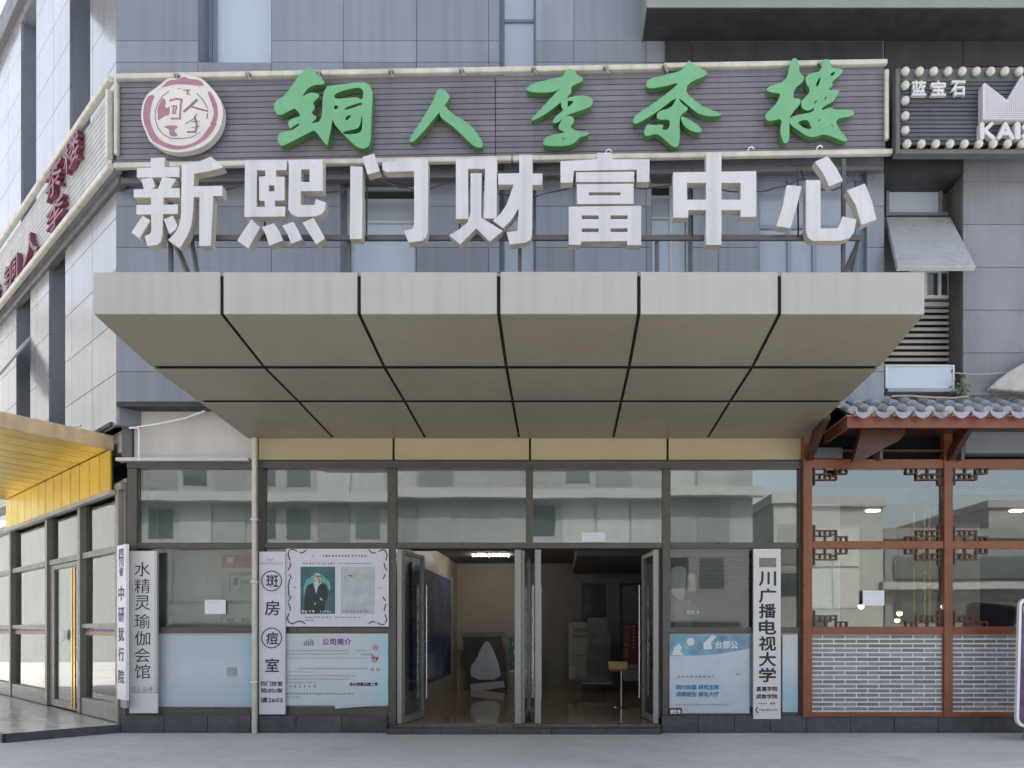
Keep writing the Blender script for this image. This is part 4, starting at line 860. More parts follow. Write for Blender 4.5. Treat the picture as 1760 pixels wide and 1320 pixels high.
def poster(name, label, px0, px1, py0, py1, m_, dd=11.93):
    P_ = thing(name, label, 'poster', at((px0 + px1) / 2, py1, dd)); f_ = PX(dd)
    MB().slab(f_, px0, px1, py0, py1, 0, .012).build('sheet', m_, P_); return P_, f_
P2, fr = poster('poster', 'pale blue company poster with purple heading and pink flowers beneath the photo poster', 491, 667, 1089, 1212, gradmat('company poster print', (.50, .56, .60), (.30, .55, .66), 0, .2, 1.1))
m_ = MB(); text(m_, '公司简介', fr, 579, 1103, 50, 11, bold=.35); m_.build('heading', mat('purple ink', (.20, .05, .28), .5), P2)
m_ = MB()
for i, (x0, x1, y, h, n) in enumerate(((493, 600, 1118, 2.4, 34), (610, 630, 1118, 2.4, 5), (493, 602, 1124, 2, 36), (620, 642, 1125, 3, 7), (493, 640, 1131, 1.4, 50), (514, 632, 1149, 3, 34), (493, 543, 1155, 2, 15), (493, 612, 1161.5, 2.4, 34), (493, 600, 1167, 2.6, 30), (493, 545, 1173, 2.4, 15), (493, 610, 1192.5, 4, 24), (493, 515, 1198, 2.4, 8))): marks(m_, fr, x0, x1, y, h, n, seed=30 + i)
m_.build('print', mat('slate ink', (.16, .22, .30), .5), P2)
m_ = MB(); text(m_, '办公司第五楼二号', fr, 625, 1176, 48, 6, bold=.3); marks(m_, fr, 498, 548, 1180, 4.5, 6, seed=55, gap=.7); m_.build('print', INK, P2)
for cx, cy, r in ((645, 1113, 5), (644, 1134, 5.5), (641, 1129, 3), (649, 1131, 3), (640, 1151, 3), (650, 1151, 3)): fl = MB(); fl.poly([(cx + r * (1 + .25 * math.sin(3 * k)) * math.cos(k * math.pi / 6), cy + r * math.sin(k * math.pi / 6)) for k in range(12)], fr, -.003); fl.build('flower_print', mat('pink print', (.55, .27, .33), .5, var=.2, scale=30), P2)
m_ = MB()
for k, h in enumerate((6, 9, 7, 10, 8)): m_.slab(fr, 523 + 3.4 * k, 525 + 3.4 * k, 1108 - h, 1108, -.004, -.003)
m_.slab(fr, 521, 541, 1108, 1109.3, -.004, -.003).build('logo_print', INKG, P2)
MB().poly([(576, 1211.5), (666, 1208), (666, 1212), (630, 1214), (576, 1218)], fr, -.006).build('loose_corner', FILM, P2)
P3, fr = poster('poster', 'blue and white notice with a blue wave at its top, right of the entrance doors', 1151, 1288, 1090, 1226, mat('pale blue print', (.46, .53, .61), .35, var=.07, coat=.3))
MB().poly([(1151, 1090.5), (1288, 1090.5), (1288, 1114), (1265, 1119), (1235, 1124), (1205, 1126.5), (1151, 1127.5)], fr, -.002).build('wave_print', mat('wave blue', (.15, .31, .43), .35, var=.4, scale=4, coat=.3), P3)
m_ = MB().poly([(1209, 1116), (1209, 1105), (1224, 1092), (1232, 1094), (1222, 1104), (1224, 1116)], fr, -.003)
m_.build('building_print', mat('pale print', (.62, .68, .72), .4), P3); m_ = MB(); text(m_, '台郡公', fr, 1249, 1108, 38, 13, bold=.4); m_.build('heading', MATS['pale print'], P3); m_ = MB().poly([(1155, 1126), (1158, 1114), (1166, 1106), (1172, 1112), (1170, 1120), (1176, 1126)], fr, -.003)
m_.poly([(1187 + 7 * math.cos(k * .5236), 1103 + 7 * math.sin(k * .5236)) for k in range(12)], fr, -.003); m_.build('picture_print', MATS['pale print'], P3)
m_ = MB(); text(m_, '四川体国 研究生院', fr, 1199, 1181, 73, 8, bold=.5); text(m_, '成都招生 报名大厅', fr, 1199, 1193, 73, 8, bold=.5); m_.build('print', mat('blue print', (.05, .22, .40), .4), P3)
m_ = MB(); marks(m_, fr, 1162, 1254, 1211, 3, 24, seed=70); marks(m_, fr, 1265, 1275, 1159, 4, 2, seed=71); marks(m_, fr, 1165, 1230, 1163, 3.5, 9, seed=72); m_.build('print', INKG, P3)
P4 = thing('sticker', 'small dark sticker with pale lettering at the lower left corner of the blue notice', 'sticker', at(1161, 1231, 11.91)); fr = PX(11.91)
MB().slab(fr, 1150, 1172, 1217, 1229, 0, .01).build('sheet', BLACK, P4); m_ = MB(); text(m_, '招生处', fr, 1161, 1223, 18, 7, bold=.3); m_.build('writing', WHITE, P4)
P5, fr = poster('notice', 'half pale frosted sheet standing right of the university board', 1345, 1371, 1091, 1224, gradmat('frosted blue sheet', (.35, .52, .62), (.52, .57, .62), 2, .2, .9))
# things seen behind the left bay glass
P6, fr = poster('poster', 'red headed notice board with a small portrait inside the left bay window', 381, 436, 953, 1076, mat('greenish board', (.42, .46, .42), .6, var=.06), 12.22)
MB().slab(fr, 381, 436, 953, 976, -.004, -.001).build('header', mat('red print', (.36, .045, .03), .5), P6)
m_ = MB(); text(m_, '图', fr, 396, 963, 10, 10, c=-.006, bold=.3); marks(m_, fr, 391, 400, 972, 3, 4, c=-.006, seed=80); m_.build('header_writing', PAPER, P6)
m_ = MB().slab(fr, 395, 396.2, 990, 1018, -.003, -.001); m_.poly([(402, 1006), (401, 996), (405, 991), (410, 994), (408, 1002), (410, 1006)], fr, -.003); marks(m_, fr, 412, 434, 1000, 8, 4, seed=81); marks(m_, fr, 393, 425, 1033, 4, 7, seed=82); marks(m_, fr, 391, 404, 1066, 8, 3, seed=83); marks(m_, fr, 416, 430, 1066, 7, 3, seed=84); m_.build('print', INK, P6)
m_ = MB(); marks(m_, fr, 393, 434, 986, 7, 9, seed=85, gap=.1); m_.build('print', mat('brown ink', (.20, .11, .06), .5), P6)
def note(label, px0, px1, py0, py1, dd, lines=True):
    o = MB().slab(PX(dd), px0, px1, py0, py1, 0, .003).build('paper_note', PAPER, None, loc=at((px0 + px1) / 2, py1, dd)); tag(o, label, 'note')
    m_ = MB(); marks(m_, PX(dd), px0 + 8, px1 - 8, py0 + 5, 3, 6, c=-.001, seed=int(px0), gap=.6); m_.build('print', mat('faint ink', (.45, .48, .55), .6), o)
note('white paper note taped to the left bay window beside the red headed notice', 352, 388, 1031, 1055, 11.985)
note('white paper note taped inside the lower tea house window', 1483, 1520, 1015, 1041, 11.86)
note('pale paper note at the foot of the glass above the right door', 1000, 1040, 915, 932, 11.985)
q = MB().slab(PX(11.985), 389, 405, 1147, 1162, 0, .002).build('sticker', mat('grey sticker', (.30, .36, .38), .5, var=.3, scale=40), None, loc=at(397, 1162, 11.985)); tag(q, 'grey square sticker on the frosted film of the left bay', 'sticker')

# ------------------------------------------------------------------ tea house shop front
DT = 11.86; fr = PX(DT)
TH = thing('tea_house_shopfront', 'orange brown timber tea house front with grey brick panels and a tiled eave', 'shopfront', at(1500, 1232, DT))
tf = MB()
tposts = [(1380, 1395.5), (1622, 1637), (1864, 1879)]
for a, b in tposts: tf.slab(fr, a, b, 735, 1233, -.02, .14)
for y0, y1 in ((789, 805), (930, 943), (1077, 1090.5), (1224, 1232.5)):
    for i in range(2): tf.slab(fr, tposts[i][1] + .1, tposts[i + 1][0] - .1, y0, y1, -.005, .13)
tf.build('frame', WOOD, TH, bevel=.008)
# brick infill: real bricks on a pale mortar bed
BRK = mat('grey glazed brick', (.205, .207, .222), .35, var=.18, scale=6, island=.32, bump=.1)
MORT = mat('white mortar', (.80, .79, .80), .8, var=.10, scale=12)
rnd = random.Random(5)
for i in range(2):
    a0, a1 = tposts[i][1] + .2, tposts[i + 1][0] - .2
    MB().slab(fr, a0, a1, 1090.6, 1223.9, .045, .13).build('mortar_bed', MORT, TH)
    bm_ = MB(); y = 1092.0; k = 0; rh = 7.75
    while y < 1221:
        x = a0 - (0 if k % 2 else 19.5) ; y1 = min(y + rh - 2.5, 1223.5)
        while x < a1:
            b0_, b1_ = max(x + 1.1, a0 + .5), min(x + 37.9, a1 - .5)
            if b1_ - b0_ > 2: dz = rnd.uniform(0, .004); bm_.slab(fr, b0_, b1_, y, y1, .035 + dz, .05)
            x += 39
        y += rh; k += 1
    bm_.build('brick_panel', BRK, TH)
# lattice ornaments
L0 = [[(0, 27), (6, 27), (6, 18.5), (44, 18.5), (44, 0)], [(6, 18.5), (6, 0)], [(0, 9), (16, 9), (16, 18.5)], [(16, 9), (34, 9), (34, 18.5)], [(25, 0), (25, 9)], [(25, 9), (25, 18.5)], [(34, 12), (44, 12)], [(44, 8), (62, 8), (62, 0)], [(52, 8), (52, 0)]]
def lattice(px, py, sx_, sy_):
    m_ = MB()
    for ln in L0:
        for (x0, y0), (x1, y1) in zip(ln[:-1], ln[1:]):
            xa, xb = sorted((px + sx_ * x0, px + sx_ * x1)); ya, yb_ = sorted((py + sy_ * y0, py + sy_ * y1)); h = 1.15
            v = abs(xa - xb) < .01
            m_.slab(fr, xa - h, xb + h, ya - h, yb_ + h, .03 + (.0015 if v else 0), .055 - (.001 if v else 0))
    m_.build('lattice_corner', LATT, TH)
for i in range(2):
    a0, a1 = tposts[i][1], tposts[i + 1][0]
    for y0, y1 in ((805, 930), (943, 1077)):
        MB().slab(fr, a0 + .1, a1 - .1, y0 + .1, y1 - .1, .07, .078).build('glass_pane', GLM, TH)
        for s, x in ((1, a0), (-1, a1)):
            lattice(x, y0, s, 1); lattice(x, y1, s, -1)
# upper dark boarding, beam and brackets under the eave
MB().slab(fr, 1396, 1900, 700, 788.8, .16, .24).build('upper_boarding', mat('black glazed boarding', (.010, .010, .012), .7, var=.2, spec=.1), TH)
MB().slab(fr, 1395.6, 1621.9, 772, 776, .0, .12).slab(fr, 1637.1, 1863.9, 772, 776, .0, .12).build('upper_beam', WOODD, TH, bevel=.006)
MB().slab(fr, 1399, 1448, 769, 788, -.01, .03).build('junction_box', mat('grey box', (.10, .10, .10), .5), TH, bevel=.01)
def bracket(px):
    x0 = X(px, DT); m_ = MB()
    f_ = lambda a, b, c: (x0 + c, a, b)
    m_.poly(chaikin([(-.16, 4.16), (-.16, 4.34), (-.55, 4.62), (-1.0, 4.72), (-1.02, 4.60), (-.72, 4.50), (-.42, 4.30)], 2), f_, 0, .09); m_.build('eave_bracket', WOODD, TH, bevel=.008)
def bracket_side(px, r):
    x0 = X(px, DT); m_ = MB(); f_ = lambda a, b, c: (x0 + a, -.16 - .10 + c, b)
    m_.poly(chaikin([(0, 4.16), (.32, 4.20), (.55, 4.36), (1.0, 4.52), (.98, 4.70), (.4, 4.70), (.1, 4.62)], 1), f_, 0, .09); m_.build('eave_bracket', WOODR, TH, bevel=.008)
bracket(1384); bracket(1626); bracket(1868)
dd_ = 11.3; m_ = MB(); f_ = PX(dd_)
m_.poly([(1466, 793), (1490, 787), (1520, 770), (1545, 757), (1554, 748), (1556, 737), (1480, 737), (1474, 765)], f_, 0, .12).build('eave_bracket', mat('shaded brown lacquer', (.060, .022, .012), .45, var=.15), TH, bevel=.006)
# eave
ex0, ex1 = 4.10, 8.2
ey0, ey1 = -1.0, -.02
ez0 = Z(735, 11.0); ez1 = Z(716, 11.0)
MB().box(ex0, ex1, ey0, ey0 + .05, ez0, ez1).box(ex0, ex0 + .05, ey0 + .051, ey1, ez0, ez1).build('eave_board', WOODR, TH, bevel=.006)
MB().box(ex0 + .05, ex1, ey0 + .05, ey1, ez1 - .03, ez1 - .01).build('eave_soffit', WOODD, TH)
MB().box(ex0 - .015, ex1, ey0 - .015, ey0 + .055, ez1 + .001, ez1 + .022).box(ex0 - .015, ex0 + .055, ey0 + .056, ey1, ez1 + .001, ez1 + .022).build('eave_trim', mat('orange trim', (.42, .24, .12), .5, var=.2, scale=6), TH, bevel=.004)
RF = MB(); pitch = .275; zb0, zt0 = ez1 + .05, Z(682, 11.85)
slope = (zt0 - zb0) / (ey1 - ey0)
MB().add([(ex0, ey0, zb0 - .04), (ex1, ey0, zb0 - .04), (ex1, ey1, zt0 - .04), (ex0, ey1, zt0 - .04)], [(0, 1, 2, 3)]).build('roof_bed', TILE, TH)
n = int((ex1 - ex0) / pitch); rnd = random.Random(3)
roof = MB(); seg_n = 4
for k in range(n + 1):
    xc = ex0 + .06 + k * pitch
    for s in range(seg_n):                              # barrel tiles, overlapping up the slope
        y0 = ey0 - .05 + s * (ey1 - ey0 + .05) / seg_n; y1 = y0 + (ey1 - ey0 + .05) / seg_n + .04
        r0, r1 = .078 + rnd.uniform(-.004, .004), .070
        j = rnd.uniform(-.008, .008); v = []
        for (yy, rr, up) in ((y0, r0, .016), (y1, r1, 0)):
            for q in range(9):
                th = math.pi * q / 8
                v.append((xc + j + rr * math.cos(th), yy, zb0 + (yy - ey0) * slope + up + rr * math.sin(th)))
        f = [(q, q + 1, 10 + q, 9 + q) for q in range(8)]
        f.append(tuple(range(9)))
        roof.add(v, f)
    xm = xc + pitch / 2                                 # pan tiles with hanging drip ends
    for s in range(seg_n):
        y0 = ey0 - .09 + s * (ey1 - ey0 + .05) / seg_n; y1 = y0 + (ey1 - ey0 + .05) / seg_n + .05; v = []
        for (yy, up) in ((y0, .012), (y1, -.006)):
            for q in range(7):
                a = -1 + 2 * q / 6; v.append((xm + a * .12, yy, zb0 + (yy - ey0) * slope - .025 + up + .045 * a * a))
        roof.add(v, [(q, q + 1, 8 + q, 7 + q) for q in range(6)])
    yy = ey0 - .10; zz = zb0 - .01; j = rnd.uniform(-.012, .012)
    sh = [(-.115, .028), (-.06, .005), (0, -.005), (.06, .005), (.115, .028), (.105, -.035), (.06, -.075), (.0, -.098), (-.06, -.075), (-.105, -.035)]
    roof.poly([(xm + a + j, zz + b) for a, b in sh], lambda a, b, c, yy=yy: (a, yy + c + (b - zz) * .12, b), 0, .018)
    v = [(xc + .074 * math.cos(t * math.pi / 6), ey0 - .052, zb0 + .028 + .060 * math.sin(t * math.pi / 6)) for t in range(12)]
    roof.add(v + [(a, b - .014, c) for a, b, c in v], [tuple(range(12, 24))] + [(t, (t + 1) % 12, 12 + (t + 1) % 12, 12 + t) for t in range(12)])
roof.build('roof_tiles', TILE, TH, bevel=.004)
# hip edge at the left and mortar ridge along the wall
m_ = MB()
for s in range(6):
    t0, t1 = s / 6, (s + 1) / 6 + .02
    def hp(t): return Vector((ex0 - .03 - .12 * (1 - t) ** 3, ey0 - .12 + t * (ey1 - ey0 + .12), zb0 + .07 + (zt0 - zb0) * t + .05 * (1 - t) ** 3))
    m_.tube([hp(t0), hp(t1)], [.078, .066], 10)
m_.build('hip_tiles', TILE, TH, smooth=True)
rg = MB(); rr = random.Random(9); pts = [(ex0 + .1 + i * .2, -.05, zt0 + .05 + rr.uniform(-.015, .02)) for i in range(21)]
rg.tube(pts, [.055 + rr.uniform(-.012, .014) for _ in pts], 9).build('ridge_mortar', PLASTER, TH, smooth=True)
MB().poly([(6.42, zt0 + .02), (6.55, zt0 + .15), (6.75, zt0 + .30), (7.1, zt0 + .5), (7.6, zt0 + .7), (7.6, zt0 - .1)], lambda a, b, c: (a, -.50 + c, b), 0, .14).build('ridge_end', PLASTER, TH, bevel=.03)
m_ = MB()
for k in range(14): x = ex0 + .1 + k * .28; m_.tube([(x, ey0 - .03, ez1 + .01), (x, ey0 - .045, ez1 + .03)], .014, 6)
m_.build('eave_lights', mat('tiny lamp glass', (.7, .68, .6), .3), TH)
# tea room
WT = mat('tea room wall', (.17, .13, .10), .6, var=.15)
MB().slab(PX(12), 1396, 1900, 780, 1240, 3.6, 3.7).slab(PX(12), 1397, 1400, 780, 1240, .25, 3.6).build('room_wall', WT, TH)
MB().box(X(1396), 8.6, .15, 3.6, .0, .15).build('room_floor', LFLOOR, TH)
MB().box(X(1396), 8.6, .26, 3.6, 3.75, 3.85).build('room_ceiling', mat('tea room ceiling', (.20, .19, .19), .6, var=.05), TH)
MB().box(X(1397), 8.6, .2, .258, 3.86, 4.2).build('inner_bulkhead', mat('dark bulkhead', (.03, .03, .035), .5), TH)
MB().box(X(1402), X(1455), .28, .30, 1.62, 3.7).build('roller_blind', mat('pale blind cloth', (.62, .64, .68), .8, var=.04), TH)
MB().box(X(1600, 13), X(1623, 13), .7, .8, .2, 3.6).build('room_partition', WOODD, TH)
for px, dy in ((1571, .55), (1589, .6), (1597, .65)):
    x = X(px, 12 + dy); MB().tube([(x, dy, .2), (x, dy, 3.6)], .02, 8).build('brass_rod', GOLD, TH, smooth=True)
LAMP = mat('warm lamp glass', (1.0, .72, .40), .4, emit=4.0, var=.02)
lp0 = None
for px, py, d_ in ((1480, 1040, 13.3), (1546, 1052, 13.6), (1542, 1064, 14.6)):
    p = Vector(at(px, py, d_))
    if lp0 is None:
        lp0 = thing('pendant_lamp', 'small glowing pendant lamp nearest the paper note behind the tea house glass', 'lamp', p, 'pendant lamps in the tea room'); lpp = p
        m_ = MB(); v, f = dome(.05, 10, 6); m_.add([Vector((a, c, b)) + p for a, b, c in v], f); m_.build('bulb', LAMP, lp0, smooth=True)
        MB().tube([p + Vector((0, 0, .03)), p + Vector((0, 0, 3.74 - p.z))], .006, 6).build('cord', BLACK, lp0)
        MB().tube([p + Vector((0, 0, .03)), p + Vector((0, 0, .10))], [.045, .015], 10).build('cap', GOLD, lp0, smooth=True)
    else:
        c = copy_tree(lp0, p - lpp)
        c['label'] = 'upper of the two close glowing pendant lamps behind the tea house glass' if py < 1060 else 'lower of the two close glowing pendant lamps behind the tea house glass'
for px, py, d_ in ((1500, 893, 13.8), (1748, 897, 13.8)):
    p = Vector(at(px, py, d_)); p.z = 3.745
    o = MB().box(p.x - .11, p.x + .11, p.y - .06, p.y + .06, 3.72, 3.745).build('ceiling_light', mat('light panel', (1, .93, .8), .4, emit=3, var=.01), None, loc=p)
    tag(o, 'small lit ceiling panel in the tea room behind the %s upper pane' % ('left' if px < 1600 else 'right hand'), 'ceiling light', 'ceiling lights in the tea room')

# advertising stand at the right edge
AS = thing('advertising_stand', 'purple advertising stand with a rounded white rim beside the right brick panel', 'sign', (X(1820, 11), -1, 0))
def rrect(w, h, r, n=6):
    o = []
    for cx, cy, a0 in ((w / 2 - r, h / 2 - r, 0), (-w / 2 + r, h / 2 - r, 90), (-w / 2 + r, -h / 2 + r, 180), (w / 2 - r, -h / 2 + r, 270)):
        for k in range(n + 1): a = R(a0 + 90 * k / n); o.append((cx + r * math.cos(a), cy + r * math.sin(a)))
    return o
tl = R(-5.5); cxs, czs = X(1750, 11) + .46, 1.1
def asf(a, b, c): return (cxs + a * math.cos(tl) + b * math.sin(tl) * -1, -1 + c + .12 * (b + .9), czs + a * math.sin(tl) + b * math.cos(tl))
MB().poly([rrect(.84, 1.86, .12), rrect(.76, 1.78, .09)], asf, -.03, .03).build('rim', WHITE, AS, bevel=.008)
PUR = mat('purple print', (.085, .03, .12), .25, var=.5, scale=3, coat=.4)
MB().poly(rrect(.759, 1.779, .089), asf, -.005, .015).build('panel', PUR, AS)
MB().poly([(-.36, .80), (-.30, .84), (-.22, .55), (-.26, .45), (-.32, .60)], asf, -.008).build('print', mat('rose print', (.45, .16, .22), .4), AS)
MB().tube([asf(-.25, -.92, .02), (cxs - .25, -.75, .01)], .015, 8).tube([asf(.25, -.92, .02), (cxs + .25, -.75, .01)], .015, 8).build('leg', mat('steel', (.5, .5, .5)), AS)

# weeds on the ledge above the tiles, and the loose cables
wd_ = MB(); rr = random.Random(2); c0 = Vector(at(1652, 668, 11.62))
for k in range(46):
    p = c0 + Vector((rr.gauss(0, .05), rr.gauss(0, .03), rr.gauss(0, .09))); a = rr.random() * 6.28; l = rr.uniform(.025, .055)
    d1 = Vector((math.cos(a) * l, rr.uniform(-.02, .02), math.sin(a) * l)); d2 = Vector((-d1.z, .01, d1.x)) * .4
    wd_.add([p - d1, p + d2, p + d1, p - d2], [(0, 1, 2, 3)])
wdo = thing('weed', 'small weed growing on the ledge between the low window and the tiled roof', 'plant', c0 - Vector((0, 0, .15)))
wd_.build('leaves', mat('weed leaf', (.075, .10, .045), .6, var=.4, scale=30), wdo)
MB().tube([c0 - Vector((0, 0, .15)), c0 + Vector((.01, 0, .08))], .006, 5).build('stem', mat('weed stem', (.10, .09, .04)), wdo)
def cable(name, label, pts, r, m_):
    o = MB().tube(pts, r, 8).build(name, m_, None, smooth=True, loc=pts[0]); tag(o, label, 'cable')
cable('cable', 'thin white cable slung from the canopy corner to the top of the dark corner post', [at(p, q, d_) for p, q, d_ in ((352, 706, 11.75), (318, 719, 11.75), (275, 728, 11.75), (222, 736, 11.75))], .012, WHITE)
cable('conduit', 'white conduit bending down beside the dark corner post to the window head', [at(p, q, 11.85) for p, q in ((223, 735), (238, 736), (239, 738), (239, 791))], .014, WHITE)
cable('cable', 'pale cable crossing the right wall from the low window to the picture edge', [at(p, q, 11.6) for p, q in ((1640, 641), (1665, 643), (1700, 643), (1730, 640), (1790, 630))], .010, mat('cable grey', (.35, .33, .33)))
cable('cable', 'yellowish cable lying along the mortar above the roof tiles', [at(p, q, 11.55) for p, q in ((1532, 681), (1560, 680), (1600, 683), (1640, 684), (1665, 681))], .014, mat('old cable', (.42, .36, .25)))
pts = [SF(1.0, 4.9, -.35), SF(2.6, 5.05, -.55), SF(4.5, 5.0, -.5), SF(6, 4.95, -.5)]
cable('cable', 'white cable looped over the top of the yellow awning along the left wing', pts, .014, WHITE)

# ------------------------------------------------------------------ things in the lobby
def leaning(px0, px1, px2, px3, pyb, pyt, d_): return None
PS = thing('poster_stand', 'leaning display stand with a pale blue dress shape on black, at the lobby back wall', 'display stand', at(840, 1192, 18.8))
fr = PX(18.7)
MB().poly([(795, 1092), (862, 1092), (872, 1190), (806, 1194)], fr, 0, .05).build('frame', mat('stand dark', (.03, .03, .035), .4), PS, bevel=.01)
MB().poly([(792, 1088), (866, 1087), (867, 1094), (794, 1095)], fr, -.03, .06).build('top_edge', mat('stand rim', (.18, .17, .16), .5), PS)
MB().poly(chaikin([(834, 1102), (826, 1115), (818, 1135), (808, 1146), (811, 1168), (862, 1168), (857, 1140), (846, 1113), (840, 1102)], 1), fr, -.005).build('print', mat('pale blue print', (.35, .50, .56), .5, var=.15, scale=8), PS)
MB().poly([(809, 1176), (865, 1170), (868, 1181), (810, 1189)], fr, -.02, .03).build('lower_strip', mat('pale strip', (.50, .52, .58), .5), PS)
GS = thing('display_board', 'small green notice board on a white legged stand beside the centre door post', 'display board', at(893, 1190, 18.8)); fr = PX(18.6)
MB().slab(fr, 875, 917, 1095, 1154, 0, .04).build('board', mat('green print', (.035, .17, .12), .4, var=.3, scale=6), GS, bevel=.006)
m_ = MB(); marks(m_, fr, 880, 900, 1106, 7, 3, seed=91); marks(m_, fr, 882, 896, 1121, 7, 2, seed=92); marks(m_, fr, 880, 912, 1140, 3, 8, seed=93); m_.build('writing', mat('pale green', (.45, .6, .5), .5), GS)
MB().slab(fr, 875, 917, 1152, 1154.5, -.02, .06).build('ledge', WHITE, GS)
for px in (880, 911): MB().slab(fr, px, px + 2, 1154.6, 1186, .0, .03).build('leg', mat('grey leg', (.3, .3, .3)), GS)
MB().slab(fr, 872, 919, 1184.5, 1187, -.15, .2).build('base', mat('grey leg', (.3, .3, .3)), GS)
VM = thing('cabinet', 'pale grey machine cabinet beside the tall black framed picture in the lobby', 'cabinet', at(993, 1172, 18.4)); fr = PX(18.3)
MB().slab(fr, 977, 1013, 1069, 1170, 0, .5).build('body', mat('putty grey', (.27, .26, .22), .5), VM, bevel=.02)
for y0, y1 in ((1080, 1087), (1091, 1096), (1126, 1127.5)): MB().slab(fr, 986, 1011, y0, y1, -.006, -.001).build('panel', mat('putty dark', (.13, .13, .12), .5), VM)
MB().slab(fr, 978, 990, 1145, 1168, -.12, -.02).build('white_bag', mat('white bag', (.4, .4, .38), .7), VM, bevel=.03)
BF = thing('framed_picture', 'tall black framed picture leaning in the lobby to the left of the red banner', 'picture', at(1030, 1178, 18)); fr = PX(17.9)
MB().poly([[(1010, 1062), (1050, 1060), (1051, 1172), (1007, 1172)], [(1013, 1066), (1047, 1064), (1048, 1166), (1011, 1166)]], fr, 0, .06).build('frame', mat('dark frame', (.05, .05, .055), .25), BF, bevel=.006)
MB().poly([(1013, 1066), (1047, 1064), (1048, 1166), (1011, 1166)], fr, .02, .03).build('picture', mat('dark picture', (.025, .026, .032), .3, var=.7, scale=3), BF)
MB().slab(fr, 1000, 1052, 1172, 1175, -.2, .2).build('base', mat('grey leg', (.3, .3, .3)), BF)
RB = thing('banner', 'dark red upright banner with gold and white characters at the right of the lobby', 'banner', at(1084, 1172, 17.6)); fr = PX(17.5)
MB().poly([(1074, 1072), (1100, 1072), (1099, 1142), (1069, 1142)], fr, 0, .02).build('sheet', mat('crimson print', (.17, .012, .035), .5, var=.1), RB)
m_ = MB()
for k, s in enumerate('欢迎光临指导'): text(m_, s, fr, 1078 - .4 * k, 1079 + 9.5 * k, 8, 8)
m_.build('writing', mat('gold print', (.5, .28, .12), .5), RB)
m_ = MB(); 
for k in range(7): m_.slab(fr, 1088, 1090, 1076 + 6 * k, 1078 + 6 * k, -.004, -.003).slab(fr, 1097, 1099, 1076 + 6 * k, 1078 + 6 * k, -.004, -.003) if k < 4 else m_.slab(fr, 1088, 1090, 1076 + 6 * k, 1078 + 6 * k, -.004, -.003)
m_.build('small_writing', WHITE, RB)
MB().slab(fr, 1069, 1100, 1142.5, 1170, .02, .25).build('base', mat('grey leg', (.3, .3, .3)), RB)
TD = 14.7; fr = PX(TD)
TBL = thing('pedestal_table', 'small brown table on a single chrome column just inside the right door', 'table', at(1068, 1226, TD))
MB().slab(fr, 1047, 1094, 1150, 1153, -.22, .22).build('tabletop', mat('table top brown', (.20, .13, .07), .4), TBL, bevel=.006)
ctr = at(1068, 1153, TD)
MB().tube([ctr, (ctr[0], ctr[1], .15)], .028, 12).build('column', mat('chrome', (.6, .6, .6), .15, .9), TBL, smooth=True)
MB().tube([(ctr[0], ctr[1], .12), (ctr[0], ctr[1], .145)], [.17, .15], 18).build('base', mat('chrome', (.6, .6, .6), .15, .9), TBL, smooth=True)
for dx in (-.07, -.03): MB().tube([(ctr[0] + dx, ctr[1] - .05, ctr[2] - .01), (ctr[0] + dx - .02, ctr[1] - .05, ctr[2] - .35 - dx)], .010, 6).build('cable', BLACK, TBL)
BX = thing('box', 'pale yellow box resting on the small table in the right doorway', 'box', at(1062, 1150, TD))
MB().slab(fr, 1046, 1077, 1138, 1149.8, -.16, .14).build('carton', mat('pale yellow card', (.55, .45, .22), .6), BX, bevel=.008)
MB().slab(fr, 1045.4, 1077.6, 1137, 1141, -.167, .147).build('lid', mat('pale yellow lid', (.58, .48, .25), .6), BX, bevel=.006)
LL = mat('lobby lamp lens', (1.0, .95, .88), .4, emit=85.0, var=.01)
l0 = None
for k in range(10):
    p = Vector((-1.92 + .085 * k, 4.9, 3.24))
    if l0 is None:
        l0 = MB().tube([p, p - Vector((0, 0, .03))], .0115, 10).build('ceiling_lamp', LL, None, loc=p); lq = p
        tag(l0, 'tiny lit lamp in the straight row of ten under the lobby ceiling', 'ceiling light', 'row of tiny lamps under the lobby ceiling')
    else: c = l0.copy(); COL.objects.link(c); c.location = p
# right bay: standing cooler with a dark notice
fr = PX(12.6)
AC = thing('air_conditioner', 'cream rounded machine standing behind the glass right of the doors', 'appliance', at(1176, 1240, 12.8))
MB().poly(chaikin([(1153, 980), (1157, 974), (1176, 973), (1180, 980), (1178, 1024), (1172, 1034), (1158, 1026), (1152, 1010)], 1), fr, 0, .35).build('body', mat('cream plastic', (.55, .52, .46), .4), AC, bevel=.02)
MB().slab(fr, 1180.5, 1197, 985, 1018, .02, .4).build('side_body', mat('cream plastic', (.55, .52, .46), .4), AC, bevel=.03)
MB().slab(fr, 1160, 1190, 1030, 1237, .1, .4).build('stand', mat('grey leg', (.3, .3, .3)), AC)
fr = PX(12.03)
SN = thing('shop_sign', 'small black plate with pale lettering behind the glass right of the doors', 'sign', at(1191, 1061, 12.03))
MB().slab(fr, 1174, 1209, 1044, 1061, 0, .02).build('plate', BLACK, SN); MB().poly([[(1175, 1045), (1208, 1045), (1208, 1060), (1175, 1060)], [(1177, 1047), (1206, 1047), (1206, 1058), (1177, 1058)]], fr, -.003).build('rim', INKG, SN)
m_ = MB(); text(m_, '招生办', fr, 1191.5, 1052.5, 24, 7.5, bold=.3, c=-.004); m_.build('writing', WHITE, SN)
# louvre pattern seen inside the right bay
m_ = MB()
for k in range(8): m_.slab(PX(13.5), 1170, 1290, 952 + 7.5 * k, 956 + 7.5 * k, 0, .03)
o = m_.build('venetian_blind', mat('blind slat', (.22, .22, .21), .5), None, loc=at(1230, 1010, 13.5)); tag(o, 'grey slatted blind hanging inside the bay between doors and university board', 'blind')
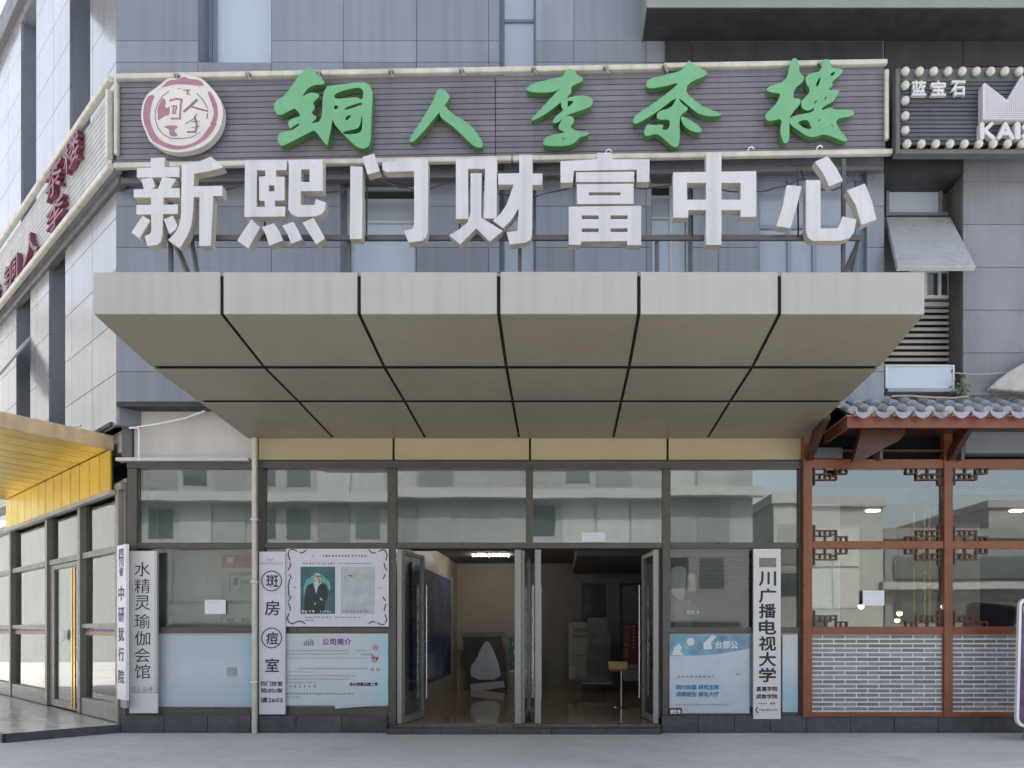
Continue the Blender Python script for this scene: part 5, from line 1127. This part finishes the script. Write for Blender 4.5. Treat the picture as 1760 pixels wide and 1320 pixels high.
# small silver bottle cap and scraps on the paving by the threshold
for px, py, s in ((1008, 1275, .03), (1286, 1252, .05)):
    d_ = 1.6 * F / (py - HY); p = at(px, py, d_)
    o = MB().add([(p[0] - s, p[1], .004), (p[0] + s, p[1] - s * .5, .006), (p[0] + s * .8, p[1] + s, .02), (p[0] - s * .5, p[1] + s, .012)], [(0, 1, 2), (0, 2, 3)]).build('paper_scrap', PAPER, None, loc=p)
    tag(o, 'tiny white scrap of paper lying on the paving %s' % ('in front of the right door' if px < 1100 else 'below the university board'), 'litter')

# ------------------------------------------------------------------ across the street (met only in the glass and as bounced light)
def block(label, x0, x1, y0, y1, h, col, bands, rib=None, ledge=None):
    o = thing('city_building', label, 'building', ((x0 + x1) / 2, (y0 + y1) / 2, 0))
    m_ = mat('wall ' + label[:18], col, .7, var=.05, scale=.3, streak=.12)
    w = MB().box(x0, x1, y0, y1, 0, h); 
    if rib:
        x = x0 + rib
        while x < x1: w.box(x - .08, x + .08, y1 + .001, y1 + .16, 0, h - .3); x += rib
    w.build('wall', m_, o)
    pn = MB(); pr = random.Random(int(x1)); z = .2; wp = mat('panel ' + label[:18], col, .6, var=.08, scale=.5, island=.45, streak=.15)
    while z < h - 2.6:
        x = x0 + .3
        while x < x1 - 2.3:
            if not any(z < b + 1.6 and b < z + 2.8 for b in bands): 
                if x > -30 and pr.random() < .30: MB().box(x + .2, x + 1.5, y1 + .001, y1 + .04, z + .7, z + 2.3).build('window', DARKG, o)
                else: pn.box(x, x + 1.75, y1 + .001, y1 + pr.uniform(.04, .09), z, z + 2.75)
            x += 1.9
        z += 2.9
    pn.build('wall_panel', wp, o)
    MB().box(x0 - .2, x1 + .2, y0 - .2, y1 + .25, h + .001, h + .7).build('parapet', m_, o)
    for z in bands: MB().box(x0 + .6, x1 - .6, y1 + .165, y1 + .19, z, z + 1.5).build('window_band', DARKG, o)
    if ledge: MB().box(x0 - .5, x1 + .5, y1 + .165, y1 + .9, ledge, ledge + .5).build('ledge', mat('ledge grey', (.24, .24, .24), .6), o)
    return o
block('long pale building across the street, mirrored in the shop glass', -46, 10.5, -46, -30, 17, (.19, .195, .20), (0.4,), None, 8.6)
block('pale apartment tower behind, mirrored at the right of the shop glass', 25, 28.5, -90, -78, 16, (.30, .27, .22), (5, 9, 13), None)
block('grey block across the street, mirrored in the tea house glass', 15, 22.6, -52, -42, 10.2, (.26, .26, .255), (), None, None)
block('long low block across the street, mirrored in the tea house glass', 22.8, 60, -52, -42.2, 8.0, (.15, .15, .145), (2.2, 5.2), None, 4.4)
block('tall grey tower far behind, mirrored in the tea house glass', 40, 56, -80, -60, 13, (.22, .22, .22), (5, 9), None)
block('city block beyond the left wing, mirrored in its pale cladding', -60, -34, 8, 34, 17, (.52, .53, .52), (7, 11), None)
